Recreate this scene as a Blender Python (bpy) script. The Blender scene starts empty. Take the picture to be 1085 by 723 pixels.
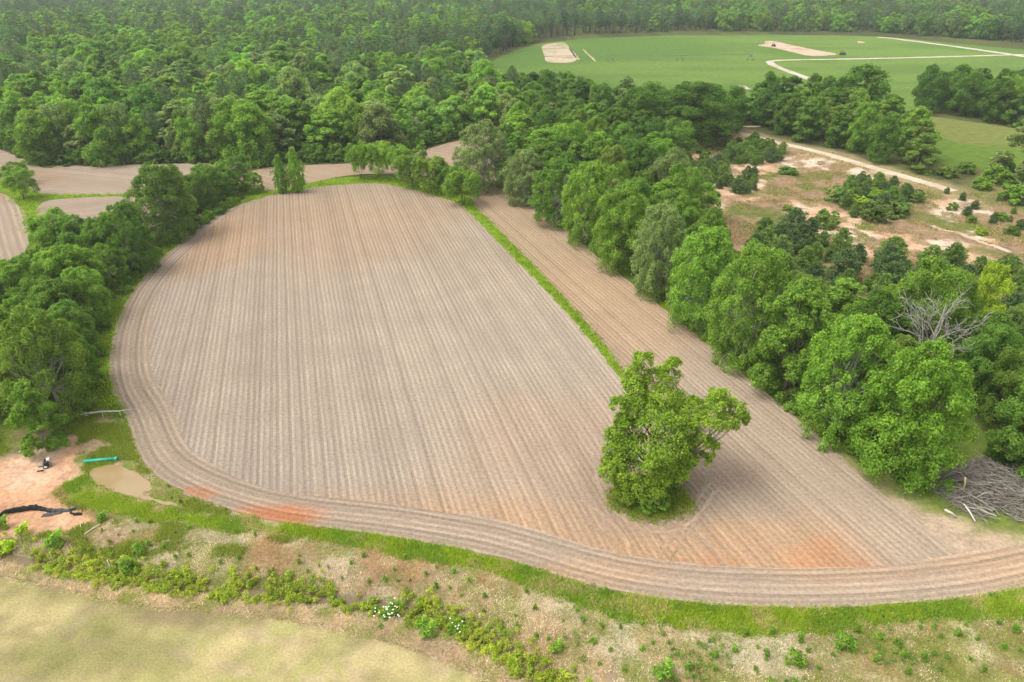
import bpy, math, random
import numpy as np
from mathutils import Vector
from mathutils.geometry import delaunay_2d_cdt

SC = bpy.context.scene
COL = SC.collection
random.seed(7)
RNG = np.random.default_rng(11)

# ------------------------------------------------------------------ camera
CAM_H = 60.0
PITCH = math.radians(29.3)
FPX = 723.0
CX, CY = 542.5, 361.5
cP, sP = math.cos(PITCH), math.sin(PITCH)


def P(px, py, z=0.0):
    """point of the ground (height z) seen at photo pixel px, py"""
    dx = (px - CX) / FPX
    dy = (CY - py) / FPX
    d = (dx, cP + dy * sP, -sP + dy * cP)
    t = (z - CAM_H) / d[2]
    return (d[0] * t, d[1] * t)


def PP(pts):
    return np.array([P(*p) for p in pts], float)


def to_px(x, y, z=0.0):
    z = z - CAM_H
    f = y * cP - z * sP
    u = y * sP + z * cP
    f = np.maximum(f, 1e-3)
    return CX + FPX * x / f, CY - FPX * u / f


def height_from_px(x, y, top_py):
    """height of a thing at ground point x, y whose top shows at row top_py"""
    a = (CY - top_py) / FPX
    # (y*sP + zc*cP) = a*(y*cP - zc*sP)
    zc = y * (a * cP - sP) / (cP + a * sP)
    return zc + CAM_H


def px_per_m(x, y, z=5.0):
    return FPX / (y * cP - (z - CAM_H) * sP)


# ------------------------------------------------------------------ noise
def _hash(ix, iy, seed):
    h = (ix.astype(np.int64) * 374761393 + iy.astype(np.int64) * 668265263 + seed * 974711) & 0xFFFFFFFF
    h = ((h ^ (h >> 13)) * 1274126177) & 0xFFFFFFFF
    h = h ^ (h >> 16)
    return (h & 0xFFFF) / 65535.0


def vnoise(x, y, seed=0):
    x = np.asarray(x, float); y = np.asarray(y, float)
    ix = np.floor(x); iy = np.floor(y)
    fx = x - ix; fy = y - iy
    fx = fx * fx * (3 - 2 * fx); fy = fy * fy * (3 - 2 * fy)
    a = _hash(ix, iy, seed); b = _hash(ix + 1, iy, seed)
    c = _hash(ix, iy + 1, seed); d = _hash(ix + 1, iy + 1, seed)
    return (a * (1 - fx) + b * fx) * (1 - fy) + (c * (1 - fx) + d * fx) * fy


def fbm(x, y, scale, seed=0, octs=4):
    """0..1"""
    s = 0; amp = 1; tot = 0
    x = np.asarray(x, float) / scale; y = np.asarray(y, float) / scale
    for o in range(octs):
        s = s + amp * vnoise(x + 17.3 * o, y - 9.1 * o, seed + o)
        tot += amp; amp *= 0.5; x = x * 2.03; y = y * 2.03
    return s / tot


def sstep(a, b, v):
    t = np.clip((np.asarray(v, float) - a) / (b - a), 0, 1)
    return t * t * (3 - 2 * t)


# ------------------------------------------------------------------ polygons
def smooth(poly, closed=True, n=2):
    p = np.asarray(poly, float)
    for _ in range(n):
        if closed:
            q = np.roll(p, -1, 0)
            p = np.stack([0.75 * p + 0.25 * q, 0.25 * p + 0.75 * q], 1).reshape(-1, 2)
        else:
            a, b = p[:-1], p[1:]
            m = np.stack([0.75 * a + 0.25 * b, 0.25 * a + 0.75 * b], 1).reshape(-1, 2)
            p = np.concatenate([p[:1], m[1:-1] if len(m) > 2 else m, p[-1:]])
    return p


def resample(p, step, closed=True):
    p = np.asarray(p, float)
    if closed:
        p = np.concatenate([p, p[:1]])
    d = np.r_[0, np.cumsum(np.hypot(*(p[1:] - p[:-1]).T))]
    n = max(3, int(d[-1] / step))
    t = np.linspace(0, d[-1], n + 1)
    r = np.stack([np.interp(t, d, p[:, 0]), np.interp(t, d, p[:, 1])], 1)
    return r[:-1] if closed else r


def seg_dist(x, y, line, closed=False):
    """distance of points to polyline"""
    x = np.asarray(x, float); y = np.asarray(y, float)
    p = np.asarray(line, float)
    q = np.roll(p, -1, 0) if closed else p[1:]
    p0 = p if closed else p[:-1]
    best = np.full(x.shape, 1e9)
    for (ax, ay), (bx, by) in zip(p0, q):
        dx, dy = bx - ax, by - ay
        L = dx * dx + dy * dy + 1e-12
        t = np.clip(((x - ax) * dx + (y - ay) * dy) / L, 0, 1)
        best = np.minimum(best, np.hypot(x - ax - t * dx, y - ay - t * dy))
    return best


def inside(x, y, poly):
    x = np.asarray(x, float); y = np.asarray(y, float)
    p = np.asarray(poly, float); q = np.roll(p, -1, 0)
    r = np.zeros(x.shape, bool)
    for (ax, ay), (bx, by) in zip(p, q):
        if ay == by:
            continue
        c = ((ay > y) != (by > y)) & (x < (bx - ax) * (y - ay) / (by - ay) + ax)
        r ^= c
    return r


def sdf(x, y, poly):
    """positive inside"""
    d = seg_dist(x, y, poly, True)
    return np.where(inside(x, y, poly), d, -d)


def pmask(x, y, poly, soft=1.0, amp=1.0, scale=4.0, seed=0):
    s = sdf(x, y, poly) + (fbm(x, y, scale, seed) - 0.5) * 2 * amp
    return sstep(-soft, soft, s)


# ------------------------------------------------------------------ regions (photo pixels on the ground)
FIELD_A = PP([(330, 199), (285, 207), (240, 222), (205, 245), (175, 270), (150, 295), (130, 325), (118, 360),
              (114, 395), (120, 420), (135, 445), (143, 470), (152, 492), (172, 510), (205, 527), (240, 540),
              (290, 551), (340, 557), (400, 564), (450, 572), (500, 581), (540, 591), (580, 604), (620, 616), (660, 626),
              (690, 630), (706, 610), (700, 560), (690, 500), (672, 430), (655, 396),
              (627, 362), (592, 322), (552, 281), (514, 242), (494, 222), (480, 213), (455, 206), (430, 199), (400, 194),
              (370, 195)])
FIELD_B = PP([(502, 203), (510, 196), (530, 199), (552, 208), (575, 222), (600, 243), (630, 269), (660, 293), (690, 317), (720, 341),
              (760, 373), (800, 407), (840, 439), (870, 464), (900, 493), (940, 528), (975, 554), (1000, 575),
              (1014, 592), (1005, 606), (950, 622), (850, 630), (760, 630), (704, 626), (697, 560), (688, 500), (676, 430),
              (664, 398), (632, 355), (603, 322), (563, 280), (524, 240), (505, 222), (497, 208)])
HEAD_OUT = smooth(PP([(300, 203.5), (285, 207), (240, 222), (205, 245), (175, 270), (150, 295), (130, 325), (118, 360),
                      (114, 395), (120, 420), (135, 445), (143, 470), (152, 492), (172, 510), (205, 527), (240, 540),
                      (290, 553), (340, 560), (400, 567), (450, 575), (500, 584), (540, 594), (580, 607), (620, 619), (660, 629),
                      (720, 638.5), (780, 643), (840, 645), (900, 644), (960, 641), (1010, 636), (1060, 629), (1120, 616), (1180, 600)]), False)
FIELD_BACK = PP([(262, 206), (268, 193), (262, 180), (300, 176), (360, 174), (400, 172), (440, 162), (480, 150), (515, 143), (545, 137), (556, 143),
                 (552, 165), (535, 190), (505, 194), (480, 190), (440, 186), (395, 184), (365, 186), (330, 194), (290, 202)])
FIELD_L1 = PP([(-60, 150), (0, 158), (25, 168), (50, 180), (62, 176), (80, 174), (140, 175), (230, 172), (262, 178), (262, 200),
               (200, 205), (135, 206), (85, 206.5), (45, 206), (30, 200), (18, 190), (0, 192), (-60, 190)])
FIELD_L2 = PP([(36, 226), (43, 214), (68, 210), (135, 208), (200, 207.5), (230, 210), (180, 235), (130, 250), (60, 256), (42, 246)])
FIELD_L3 = PP([(-60, 192), (0, 203), (14, 210), (27, 226), (34, 243), (30, 262), (10, 290), (-20, 320), (-120, 330), (-160, 250)])
MOWN = PP([(-160, 590), (0, 612), (60, 622), (130, 640), (200, 645), (260, 651), (340, 663), (420, 683), (480, 704), (530, 728),
           (570, 760), (600, 860), (300, 1100), (-300, 1000), (-260, 700)])
FARFIELD = PP([(513, 74), (522, 64), (545, 54), (575, 45), (640, 40), (720, 37.5), (800, 37), (930, 38), (1000, 45), (1085, 53),
               (1200, 64), (1200, 100), (1085, 118), (1000, 118), (900, 125), (800, 128), (700, 122), (600, 108), (530, 96)])
MEADOW = PP([(935, 126), (965, 122), (1010, 126), (1085, 137), (1140, 142), (1140, 190), (1085, 186), (1040, 178), (1000, 176), (975, 160),
             (955, 142)])
SANDPIT = PP([(690, 205), (690, 180), (720, 150), (770, 145), (830, 152), (900, 172), (990, 200), (1085, 225), (1170, 250),
              (1170, 345), (1085, 345), (1000, 320), (930, 300), (860, 280), (790, 268), (740, 250)])
CLAY = PP([(-120, 540), (-40, 503), (0, 490), (40, 476), (70, 464), (82, 462), (79, 478), (75, 492), (88, 502), (60, 516), (50, 526), (75, 540), (100, 552),
           (80, 560), (40, 566), (0, 572), (-120, 590)])
PUDDLE = PP([(94, 504), (98, 496), (110, 493), (120, 494), (128, 493), (138, 499), (146, 500), (155, 505), (157, 512), (166, 517), (160, 520), (150, 521), (158, 526), (176, 532), (200, 538.5), (186, 538.5),
             (163, 532), (146, 526), (134, 525), (120, 521), (110, 516), (99, 512)])
DITCH = smooth(PP([(-60, 572), (0, 586), (40, 594), (90, 604), (150, 613), (230, 623), (300, 628), (360, 632), (420, 641), (470, 656), (520, 680),
                   (570, 712), (620, 750), (680, 800)]), False)
VERGE = np.concatenate([PP([(72, 490), (120, 527), (170, 540), (205, 545), (250, 549), (290, 553), (340, 559), (400, 566), (450, 574), (500, 583), (540, 593), (580, 606), (620, 618), (660, 628),
                            (720, 638), (780, 642), (840, 644), (900, 643), (960, 640), (1010, 635), (1085, 622), (1150, 610)]),
                        PP([(1150, 640), (1085, 646), (1000, 655), (900, 664), (800, 668), (720, 665), (660, 652), (600, 638), (540, 614), (480, 600), (400, 580), (300, 567),
                            (200, 556), (120, 543), (70, 530)])])

FIELD_POLY = np.concatenate([resample(HEAD_OUT, 4, False), [P(1250, 560), P(1085, 480), P(700, 200)]])
ROADS = [  # centre line (px), width m, name
    ("farm_track", [(757, 128), (768, 136), (790, 143), (812, 149), (840, 155), (870, 162), (905, 172), (945, 184), (985, 195), (1010, 203)], 4.2),
    ("farm_track", [(768, 119.5), (782, 120), (792, 121)], 4.0),
    ("farm_track", [(778, 134), (800, 134.5), (812, 133.5)], 2.5),
    ("farm_track", [(640, 158), (690, 158), (730, 155), (755, 149), (770, 146)], 3.0),
    ("sandy_path", [(988, 236), (1004, 242), (1015, 244), (1030, 250), (1050, 256), (1072, 264)], 1.6),
    ("field_road", [(868, 88), (850, 81), (830, 74), (817, 68), (814, 65.5), (822, 64.3), (845, 63.6), (880, 63.2), (940, 62), (1000, 60.5), (1085, 58), (1150, 57)], 5.0),
    ("field_road", [(930, 39.5), (950, 41.5), (985, 46), (1030, 52), (1085, 60), (1150, 70)], 7.0),
    ("field_road", [(785, 91), (792, 95)], 4.0),
]


def terr(x, y):
    """height of the ground"""
    x = np.asarray(x, float); y = np.asarray(y, float)
    near = (y < 85)
    z = np.zeros(x.shape)
    d = seg_dist(x, y, DITCH)
    z = z - 0.75 * np.exp(-(d / 1.5) ** 2)
    # low bank between ditch and field
    dm = sdf(x, y, MOWN)
    rough = sstep(0.5, 4.0, -dm) * sstep(83, 70, y) * sstep(1.5, 5, d)
    out = np.where(inside(x, y, FIELD_POLY), 0, np.minimum(seg_dist(x, y, HEAD_OUT), 9))
    rough = rough * sstep(1.0, 6.0, out) * (y < 75) * sstep(1.5, 5, -sdf(x, y, PUDDLE)) * sstep(-3, 3, -sdf(x, y, CLAY))
    z = z + rough * (0.35 + 0.5 * (fbm(x, y, 6, 5) - 0.4))
    # pit
    sd = sdf(x, y, SANDPIT)
    pit = sstep(-2, 8, sd)
    road = seg_dist(x, y, PP(ROADS[0][1]))
    z = z + pit * sstep(3, 12, road) * (-0.9 + 2.2 * (fbm(x, y, 18, 9) - 0.5) + 1.2 * (fbm(x, y, 5, 19, 3) - 0.5))
    rel = np.minimum(np.minimum(-sdf(x, y, FIELD_A), -sdf(x, y, FIELD_B)), seg_dist(x, y, HEAD_OUT))
    return z


def terr1(x, y):
    return float(terr(np.array([x]), np.array([y]))[0])


# ------------------------------------------------------------------ mesh helpers
def new_mesh(name, V, F, mat=None, attrs=None, smooth_shade=False):
    V = np.asarray(V, np.float32)
    me = bpy.data.meshes.new(name)
    if isinstance(F, np.ndarray):
        n, k = F.shape
        me.vertices.add(len(V)); me.vertices.foreach_set("co", V.ravel())
        me.loops.add(n * k); me.loops.foreach_set("vertex_index", F.astype(np.int32).ravel())
        me.polygons.add(n)
        me.polygons.foreach_set("loop_start", np.arange(0, n * k, k, dtype=np.int32))
        me.polygons.foreach_set("loop_total", np.full(n, k, np.int32))
        me.update(calc_edges=True)
    else:
        me.from_pydata([tuple(v) for v in V], [], F)
        me.update()
    if attrs:
        for an, av in attrs.items():
            av = np.asarray(av, np.float32)
            if av.ndim == 1:
                a = me.attributes.new(an, 'FLOAT', 'POINT'); a.data.foreach_set("value", av)
            else:
                if av.shape[1] == 3:
                    av = np.concatenate([av, np.ones((len(av), 1), np.float32)], 1)
                a = me.attributes.new(an, 'FLOAT_COLOR', 'POINT'); a.data.foreach_set("color", av.ravel())
    if smooth_shade:
        me.polygons.foreach_set("use_smooth", np.ones(len(me.polygons), bool))
    if mat:
        me.materials.append(mat)
    return me


def link(name, me, parent=None, loc=None):
    o = bpy.data.objects.new(name, me)
    COL.objects.link(o)
    if parent:
        o.parent = parent
    if loc is not None:
        o.location = loc
    return o


def tag(o, label=None, cat=None, group=None, kind=None):
    if label: o["label"] = label
    if cat: o["category"] = cat
    if group: o["group"] = group
    if kind: o["kind"] = kind
    return o


def empty(name, loc, rz=0, label=None, cat=None, group=None):
    o = bpy.data.objects.new(name, None)
    o.empty_display_size = 0.5
    COL.objects.link(o)
    o.location = loc; o.rotation_euler = (0, 0, rz)
    return tag(o, label, cat, group)


class MB:
    def __init__(self):
        self.V = []; self.F = []

    def tube(self, pts, radii, sides=6, cap=True):
        pts = [Vector(p) for p in pts]
        base = len(self.V)
        n = len(pts)
        for i, p in enumerate(pts):
            d = (pts[min(i + 1, n - 1)] - pts[max(i - 1, 0)])
            if d.length < 1e-9: d = Vector((0, 0, 1))
            d.normalize()
            u = d.cross(Vector((0.13, 0.31, 0.94)) if abs(d.z) < 0.95 else Vector((1, 0, 0))).normalized()
            w = d.cross(u)
            for k in range(sides):
                a = 2 * math.pi * k / sides
                self.V.append(tuple(p + (u * math.cos(a) + w * math.sin(a)) * radii[i]))
        for i in range(n - 1):
            for k in range(sides):
                a = base + i * sides + k; b = base + i * sides + (k + 1) % sides
                self.F.append((a, b, b + sides, a + sides))
        if cap:
            self.F.append(tuple(base + k for k in range(sides))[::-1])
            self.F.append(tuple(base + (n - 1) * sides + k for k in range(sides)))
        return self

    def box(self, c, s, rz=0):
        base = len(self.V)
        ca, sa = math.cos(rz), math.sin(rz)
        for sx in (-1, 1):
            for sy in (-1, 1):
                for sz in (-1, 1):
                    x, y, z = sx * s[0] / 2, sy * s[1] / 2, sz * s[2] / 2
                    self.V.append((c[0] + x * ca - y * sa, c[1] + x * sa + y * ca, c[2] + z))
        for f in ((0, 1, 3, 2), (4, 6, 7, 5), (0, 4, 5, 1), (2, 3, 7, 6), (0, 2, 6, 4), (1, 5, 7, 3)):
            self.F.append(tuple(base + i for i in f))
        return self

    def build(self, name, mat, parent=None, loc=None, smooth_shade=True):
        me = new_mesh(name, self.V, self.F, mat, smooth_shade=smooth_shade)
        return link(name, me, parent, loc)


# ------------------------------------------------------------------ materials
def nmat(name):
    m = bpy.data.materials.new(name); m.use_nodes = True
    nt = m.node_tree; nt.nodes.clear()
    out = nt.nodes.new("ShaderNodeOutputMaterial")
    return m, nt, out


def N(nt, t, **kw):
    n = nt.nodes.new(t)
    for k, v in kw.items():
        setattr(n, k, v)
    return n


def L(nt, a, b):
    nt.links.new(a, b)


def math_node(nt, op, a, b=None, c=None):
    n = N(nt, "ShaderNodeMath", operation=op)
    for i, v in enumerate((a, b, c)):
        if v is None: continue
        if isinstance(v, (int, float)): n.inputs[i].default_value = v
        else: L(nt, v, n.inputs[i])
    return n.outputs[0]


def mix_rgb(nt, mode, fac, a, b):
    n = N(nt, "ShaderNodeMix", data_type='RGBA', blend_type=mode)
    for s, v in ((n.inputs[0], fac), (n.inputs[6], a), (n.inputs[7], b)):
        if isinstance(v, (int, float)): s.default_value = v
        elif isinstance(v, tuple): s.default_value = v
        else: L(nt, v, s)
    return n.outputs[2]


def principled(name, color, rough=0.7, metal=0.0, noise=0.0, scale=3.0):
    m, nt, out = nmat(name)
    b = N(nt, "ShaderNodeBsdfPrincipled")
    b.inputs["Base Color"].default_value = (*color, 1)
    b.inputs["Roughness"].default_value = rough
    b.inputs["Metallic"].default_value = metal
    b.inputs["Specular IOR Level"].default_value = 0.3
    if noise:
        tc = N(nt, "ShaderNodeTexCoord")
        nz = N(nt, "ShaderNodeTexNoise"); nz.inputs["Scale"].default_value = scale; nz.inputs["Detail"].default_value = 4
        L(nt, tc.outputs["Object"], nz.inputs["Vector"])
        mr = N(nt, "ShaderNodeMapRange"); mr.inputs[1].default_value = 0.3; mr.inputs[2].default_value = 0.7
        mr.inputs[3].default_value = 1 - noise; mr.inputs[4].default_value = 1 + noise
        L(nt, nz.outputs["Fac"], mr.inputs[0])
        vm = N(nt, "ShaderNodeVectorMath", operation='SCALE'); vm.inputs[0].default_value = color
        L(nt, mr.outputs[0], vm.inputs["Scale"])
        L(nt, vm.outputs[0], b.inputs["Base Color"])
    L(nt, b.outputs[0], out.inputs[0])
    return m


def soil_material(name, rows=True, row_contrast=0.5, fine=0.35):
    """ploughed soil; Col = soil colour of the place, u = row coordinate counted in rows, v = metres along the row"""
    m, nt, out = nmat(name)
    b = N(nt, "ShaderNodeBsdfDiffuse"); b.inputs["Roughness"].default_value = 0.8
    col = N(nt, "ShaderNodeAttribute", attribute_name="Col").outputs["Color"]
    geo = N(nt, "ShaderNodeNewGeometry")
    pos = geo.outputs["Position"]
    # clods
    nz = N(nt, "ShaderNodeTexNoise"); nz.inputs["Scale"].default_value = 2.2; nz.inputs["Detail"].default_value = 6; nz.inputs["Roughness"].default_value = 0.7
    L(nt, pos, nz.inputs["Vector"])
    nz2 = N(nt, "ShaderNodeTexNoise"); nz2.inputs["Scale"].default_value = 0.16; nz2.inputs["Detail"].default_value = 5
    L(nt, pos, nz2.inputs["Vector"])
    f1 = N(nt, "ShaderNodeMapRange"); f1.inputs[1].default_value = 0.25; f1.inputs[2].default_value = 0.75
    f1.inputs[3].default_value = 1 - fine; f1.inputs[4].default_value = 1 + fine
    L(nt, nz.outputs["Fac"], f1.inputs[0])
    f2 = N(nt, "ShaderNodeMapRange"); f2.inputs[1].default_value = 0.3; f2.inputs[2].default_value = 0.7
    f2.inputs[3].default_value = 0.95; f2.inputs[4].default_value = 1.05
    L(nt, nz2.outputs["Fac"], f2.inputs[0])
    k = math_node(nt, 'MULTIPLY', f1.outputs[0], f2.outputs[0])
    hgt = math_node(nt, 'MULTIPLY', nz.outputs["Fac"], 0.10)
    if rows:
        u = N(nt, "ShaderNodeAttribute", attribute_name="u").outputs["Fac"]
        v = N(nt, "ShaderNodeAttribute", attribute_name="v").outputs["Fac"]
        # slight wander of the rows
        cmb = N(nt, "ShaderNodeCombineXYZ")
        L(nt, math_node(nt, 'MULTIPLY', u, 0.35), cmb.inputs[0]); L(nt, math_node(nt, 'MULTIPLY', v, 0.035), cmb.inputs[1])
        wz = N(nt, "ShaderNodeTexNoise"); wz.inputs["Scale"].default_value = 1.0; wz.inputs["Detail"].default_value = 3
        L(nt, cmb.outputs[0], wz.inputs["Vector"])
        uw = math_node(nt, 'ADD', u, math_node(nt, 'MULTIPLY', math_node(nt, 'SUBTRACT', wz.outputs["Fac"], 0.5), 0.55))
        fl = math_node(nt, 'FLOOR', uw)
        fr = math_node(nt, 'FRACT', uw)
        wn = N(nt, "ShaderNodeTexWhiteNoise", noise_dimensions='1D'); L(nt, fl, wn.inputs["W"])
        # ridge profile 0..1
        s = math_node(nt, 'SINE', math_node(nt, 'MULTIPLY', uw, 2 * math.pi))
        s = math_node(nt, 'MULTIPLY_ADD', s, 0.5, 0.5)
        # narrow second tooth mark inside every row
        s2 = math_node(nt, 'SINE', math_node(nt, 'MULTIPLY', uw, 6 * math.pi))
        prof = math_node(nt, 'ADD', math_node(nt, 'POWER', s, 1.4), math_node(nt, 'MULTIPLY', s2, 0.22))
        # broken up along the row
        cm2 = N(nt, "ShaderNodeCombineXYZ")
        L(nt, math_node(nt, 'MULTIPLY', u, 2.2), cm2.inputs[0]); L(nt, math_node(nt, 'MULTIPLY', v, 0.16), cm2.inputs[1])
        bz = N(nt, "ShaderNodeTexNoise"); bz.inputs["Scale"].default_value = 1.0; bz.inputs["Detail"].default_value = 5; bz.inputs["Roughness"].default_value = 0.65
        L(nt, cm2.outputs[0], bz.inputs["Vector"])
        amt = N(nt, "ShaderNodeMapRange"); amt.inputs[1].default_value = 0.3; amt.inputs[2].default_value = 0.7
        amt.inputs[3].default_value = row_contrast * 0.35; amt.inputs[4].default_value = row_contrast * 1.5
        L(nt, nz2.outputs["Fac"], amt.inputs[0])
        stripe = math_node(nt, 'MULTIPLY', math_node(nt, 'SUBTRACT', prof, 0.45), amt.outputs[0])
        rowv = math_node(nt, 'MULTIPLY', math_node(nt, 'SUBTRACT', wn.outputs["Value"], 0.5), row_contrast * 0.75)
        brk = math_node(nt, 'MULTIPLY', math_node(nt, 'SUBTRACT', bz.outputs["Fac"], 0.5), row_contrast * 1.1)
        tot = math_node(nt, 'ADD', math_node(nt, 'ADD', stripe, rowv), math_node(nt, 'ADD', brk, 1.0))
        k = math_node(nt, 'MULTIPLY', k, tot)
        hgt = math_node(nt, 'ADD', hgt, math_node(nt, 'MULTIPLY', s, 0.13))
    vm = N(nt, "ShaderNodeVectorMath", operation='SCALE')
    L(nt, col, vm.inputs[0]); L(nt, k, vm.inputs["Scale"])
    L(nt, vm.outputs[0], b.inputs["Color"])
    bp = N(nt, "ShaderNodeBump"); bp.inputs["Strength"].default_value = 0.7; bp.inputs["Distance"].default_value = 1.0
    L(nt, hgt, bp.inputs["Height"]); L(nt, bp.outputs[0], b.inputs["Normal"])
    L(nt, b.outputs[0], out.inputs[0])
    return m


def ground_material(name, fine=0.45, sc=1.7, bump=0.12):
    m, nt, out = nmat(name)
    b = N(nt, "ShaderNodeBsdfDiffuse"); b.inputs["Roughness"].default_value = 0.8
    col = N(nt, "ShaderNodeAttribute", attribute_name="Col").outputs["Color"]
    pos = N(nt, "ShaderNodeNewGeometry").outputs["Position"]
    nz = N(nt, "ShaderNodeTexNoise"); nz.inputs["Scale"].default_value = sc; nz.inputs["Detail"].default_value = 7; nz.inputs["Roughness"].default_value = 0.75
    L(nt, pos, nz.inputs["Vector"])
    nz3 = N(nt, "ShaderNodeTexNoise"); nz3.inputs["Scale"].default_value = 0.35; nz3.inputs["Detail"].default_value = 5
    L(nt, pos, nz3.inputs["Vector"])
    mr = N(nt, "ShaderNodeMapRange"); mr.inputs[1].default_value = 0.25; mr.inputs[2].default_value = 0.75
    mr.inputs[3].default_value = 1 - fine; mr.inputs[4].default_value = 1 + fine
    L(nt, nz.outputs["Fac"], mr.inputs[0])
    mr3 = N(nt, "ShaderNodeMapRange"); mr3.inputs[1].default_value = 0.3; mr3.inputs[2].default_value = 0.7
    mr3.inputs[3].default_value = 0.85; mr3.inputs[4].default_value = 1.15
    L(nt, nz3.outputs["Fac"], mr3.inputs[0])
    k = math_node(nt, 'MULTIPLY', mr.outputs[0], mr3.outputs[0])
    vm = N(nt, "ShaderNodeVectorMath", operation='SCALE')
    L(nt, col, vm.inputs[0]); L(nt, k, vm.inputs["Scale"])
    L(nt, vm.outputs[0], b.inputs["Color"])
    bp = N(nt, "ShaderNodeBump"); bp.inputs["Strength"].default_value = 0.6; bp.inputs["Distance"].default_value = 1.0
    L(nt, math_node(nt, 'MULTIPLY', nz.outputs["Fac"], bump), bp.inputs["Height"]); L(nt, bp.outputs[0], b.inputs["Normal"])
    L(nt, b.outputs[0], out.inputs[0])
    return m


def leaf_material(name):
    """tint = colour of the tree (instance or object property), lv = leaf to leaf variation"""
    m, nt, out = nmat(name)
    t = N(nt, "ShaderNodeAttribute", attribute_name="tint", attribute_type='INSTANCER').outputs["Color"]
    lv = N(nt, "ShaderNodeAttribute", attribute_name="lv").outputs["Fac"]
    vm = N(nt, "ShaderNodeVectorMath", operation='SCALE')
    L(nt, t, vm.inputs[0]); L(nt, lv, vm.inputs["Scale"])
    # fresher leaves lean to yellow green
    hs = N(nt, "ShaderNodeHueSaturation")
    L(nt, math_node(nt, 'SUBTRACT', 0.523, math_node(nt, 'MULTIPLY', lv, 0.022)), hs.inputs["Hue"])
    L(nt, vm.outputs[0], hs.inputs["Color"])
    d = N(nt, "ShaderNodeBsdfDiffuse"); L(nt, hs.outputs[0], d.inputs["Color"])
    tr = N(nt, "ShaderNodeBsdfTranslucent"); L(nt, hs.outputs[0], tr.inputs["Color"])
    mx = N(nt, "ShaderNodeAddShader")
    L(nt, d.outputs[0], mx.inputs[0]); L(nt, tr.outputs[0], mx.inputs[1])
    L(nt, mx.outputs[0], out.inputs[0])
    return m


def col_material(name, transl=0.25):
    m, nt, out = nmat(name)
    t = N(nt, "ShaderNodeAttribute", attribute_name="Col").outputs["Color"]
    d = N(nt, "ShaderNodeBsdfDiffuse"); L(nt, t, d.inputs["Color"])
    tr = N(nt, "ShaderNodeBsdfTranslucent"); L(nt, t, tr.inputs["Color"])
    mx = N(nt, "ShaderNodeAddShader")
    L(nt, d.outputs[0], mx.inputs[0]); L(nt, tr.outputs[0], mx.inputs[1])
    L(nt, mx.outputs[0], out.inputs[0])
    return m


M_SOIL = soil_material("ploughed_soil", True, 0.235, 0.32)
M_SOILH = soil_material("headland_soil", True, 0.27, 0.32)
M_SOILF = soil_material("distant_soil", True, 0.18, 0.2)
M_SOILW = ground_material("wheel_soil", 0.3, 2.2, 0.1)
M_GROUND = ground_material("ground_cover")
M_MOWN = ground_material("mown_turf", 0.42, 4.5, 0.08)
M_CROP = ground_material("green_crop", 0.16, 0.5, 0.05)
M_DIRT = ground_material("pale_dirt", 0.25, 1.5, 0.05)
M_LEAF = leaf_material("leaves")
M_NEEDLE = leaf_material("needles")
M_GRASS = col_material("grass_blades")
M_BARK = principled("bark", (0.13, 0.105, 0.08), 0.9, 0, 0.4, 1.5)
M_BARKP = principled("pale_bark", (0.27, 0.24, 0.20), 0.9, 0, 0.35, 1.5)
M_DEAD = principled("bleached_wood", (0.42, 0.40, 0.37), 0.9, 0, 0.3, 2.0)

# water
M_WATER, _nt, _o = nmat("muddy_water")
_b = N(_nt, "ShaderNodeBsdfPrincipled"); _b.inputs["Roughness"].default_value = 0.08
_b.inputs["Specular IOR Level"].default_value = 0.5
_pos = N(_nt, "ShaderNodeNewGeometry").outputs["Position"]
_nz = N(_nt, "ShaderNodeTexNoise"); _nz.inputs["Scale"].default_value = 0.45; _nz.inputs["Detail"].default_value = 3
L(_nt, _pos, _nz.inputs["Vector"])
L(_nt, mix_rgb(_nt, 'MIX', _nz.outputs["Fac"], (0.24, 0.165, 0.07, 1), (0.30, 0.235, 0.13, 1)), _b.inputs["Base Color"])
_bp = N(_nt, "ShaderNodeBump"); _bp.inputs["Strength"].default_value = 0.08
_n2 = N(_nt, "ShaderNodeTexNoise"); _n2.inputs["Scale"].default_value = 5
L(_nt, _pos, _n2.inputs["Vector"]); L(_nt, _n2.outputs["Fac"], _bp.inputs["Height"]); L(_nt, _bp.outputs[0], _b.inputs["Normal"])
L(_nt, _b.outputs[0], _o.inputs[0])


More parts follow.
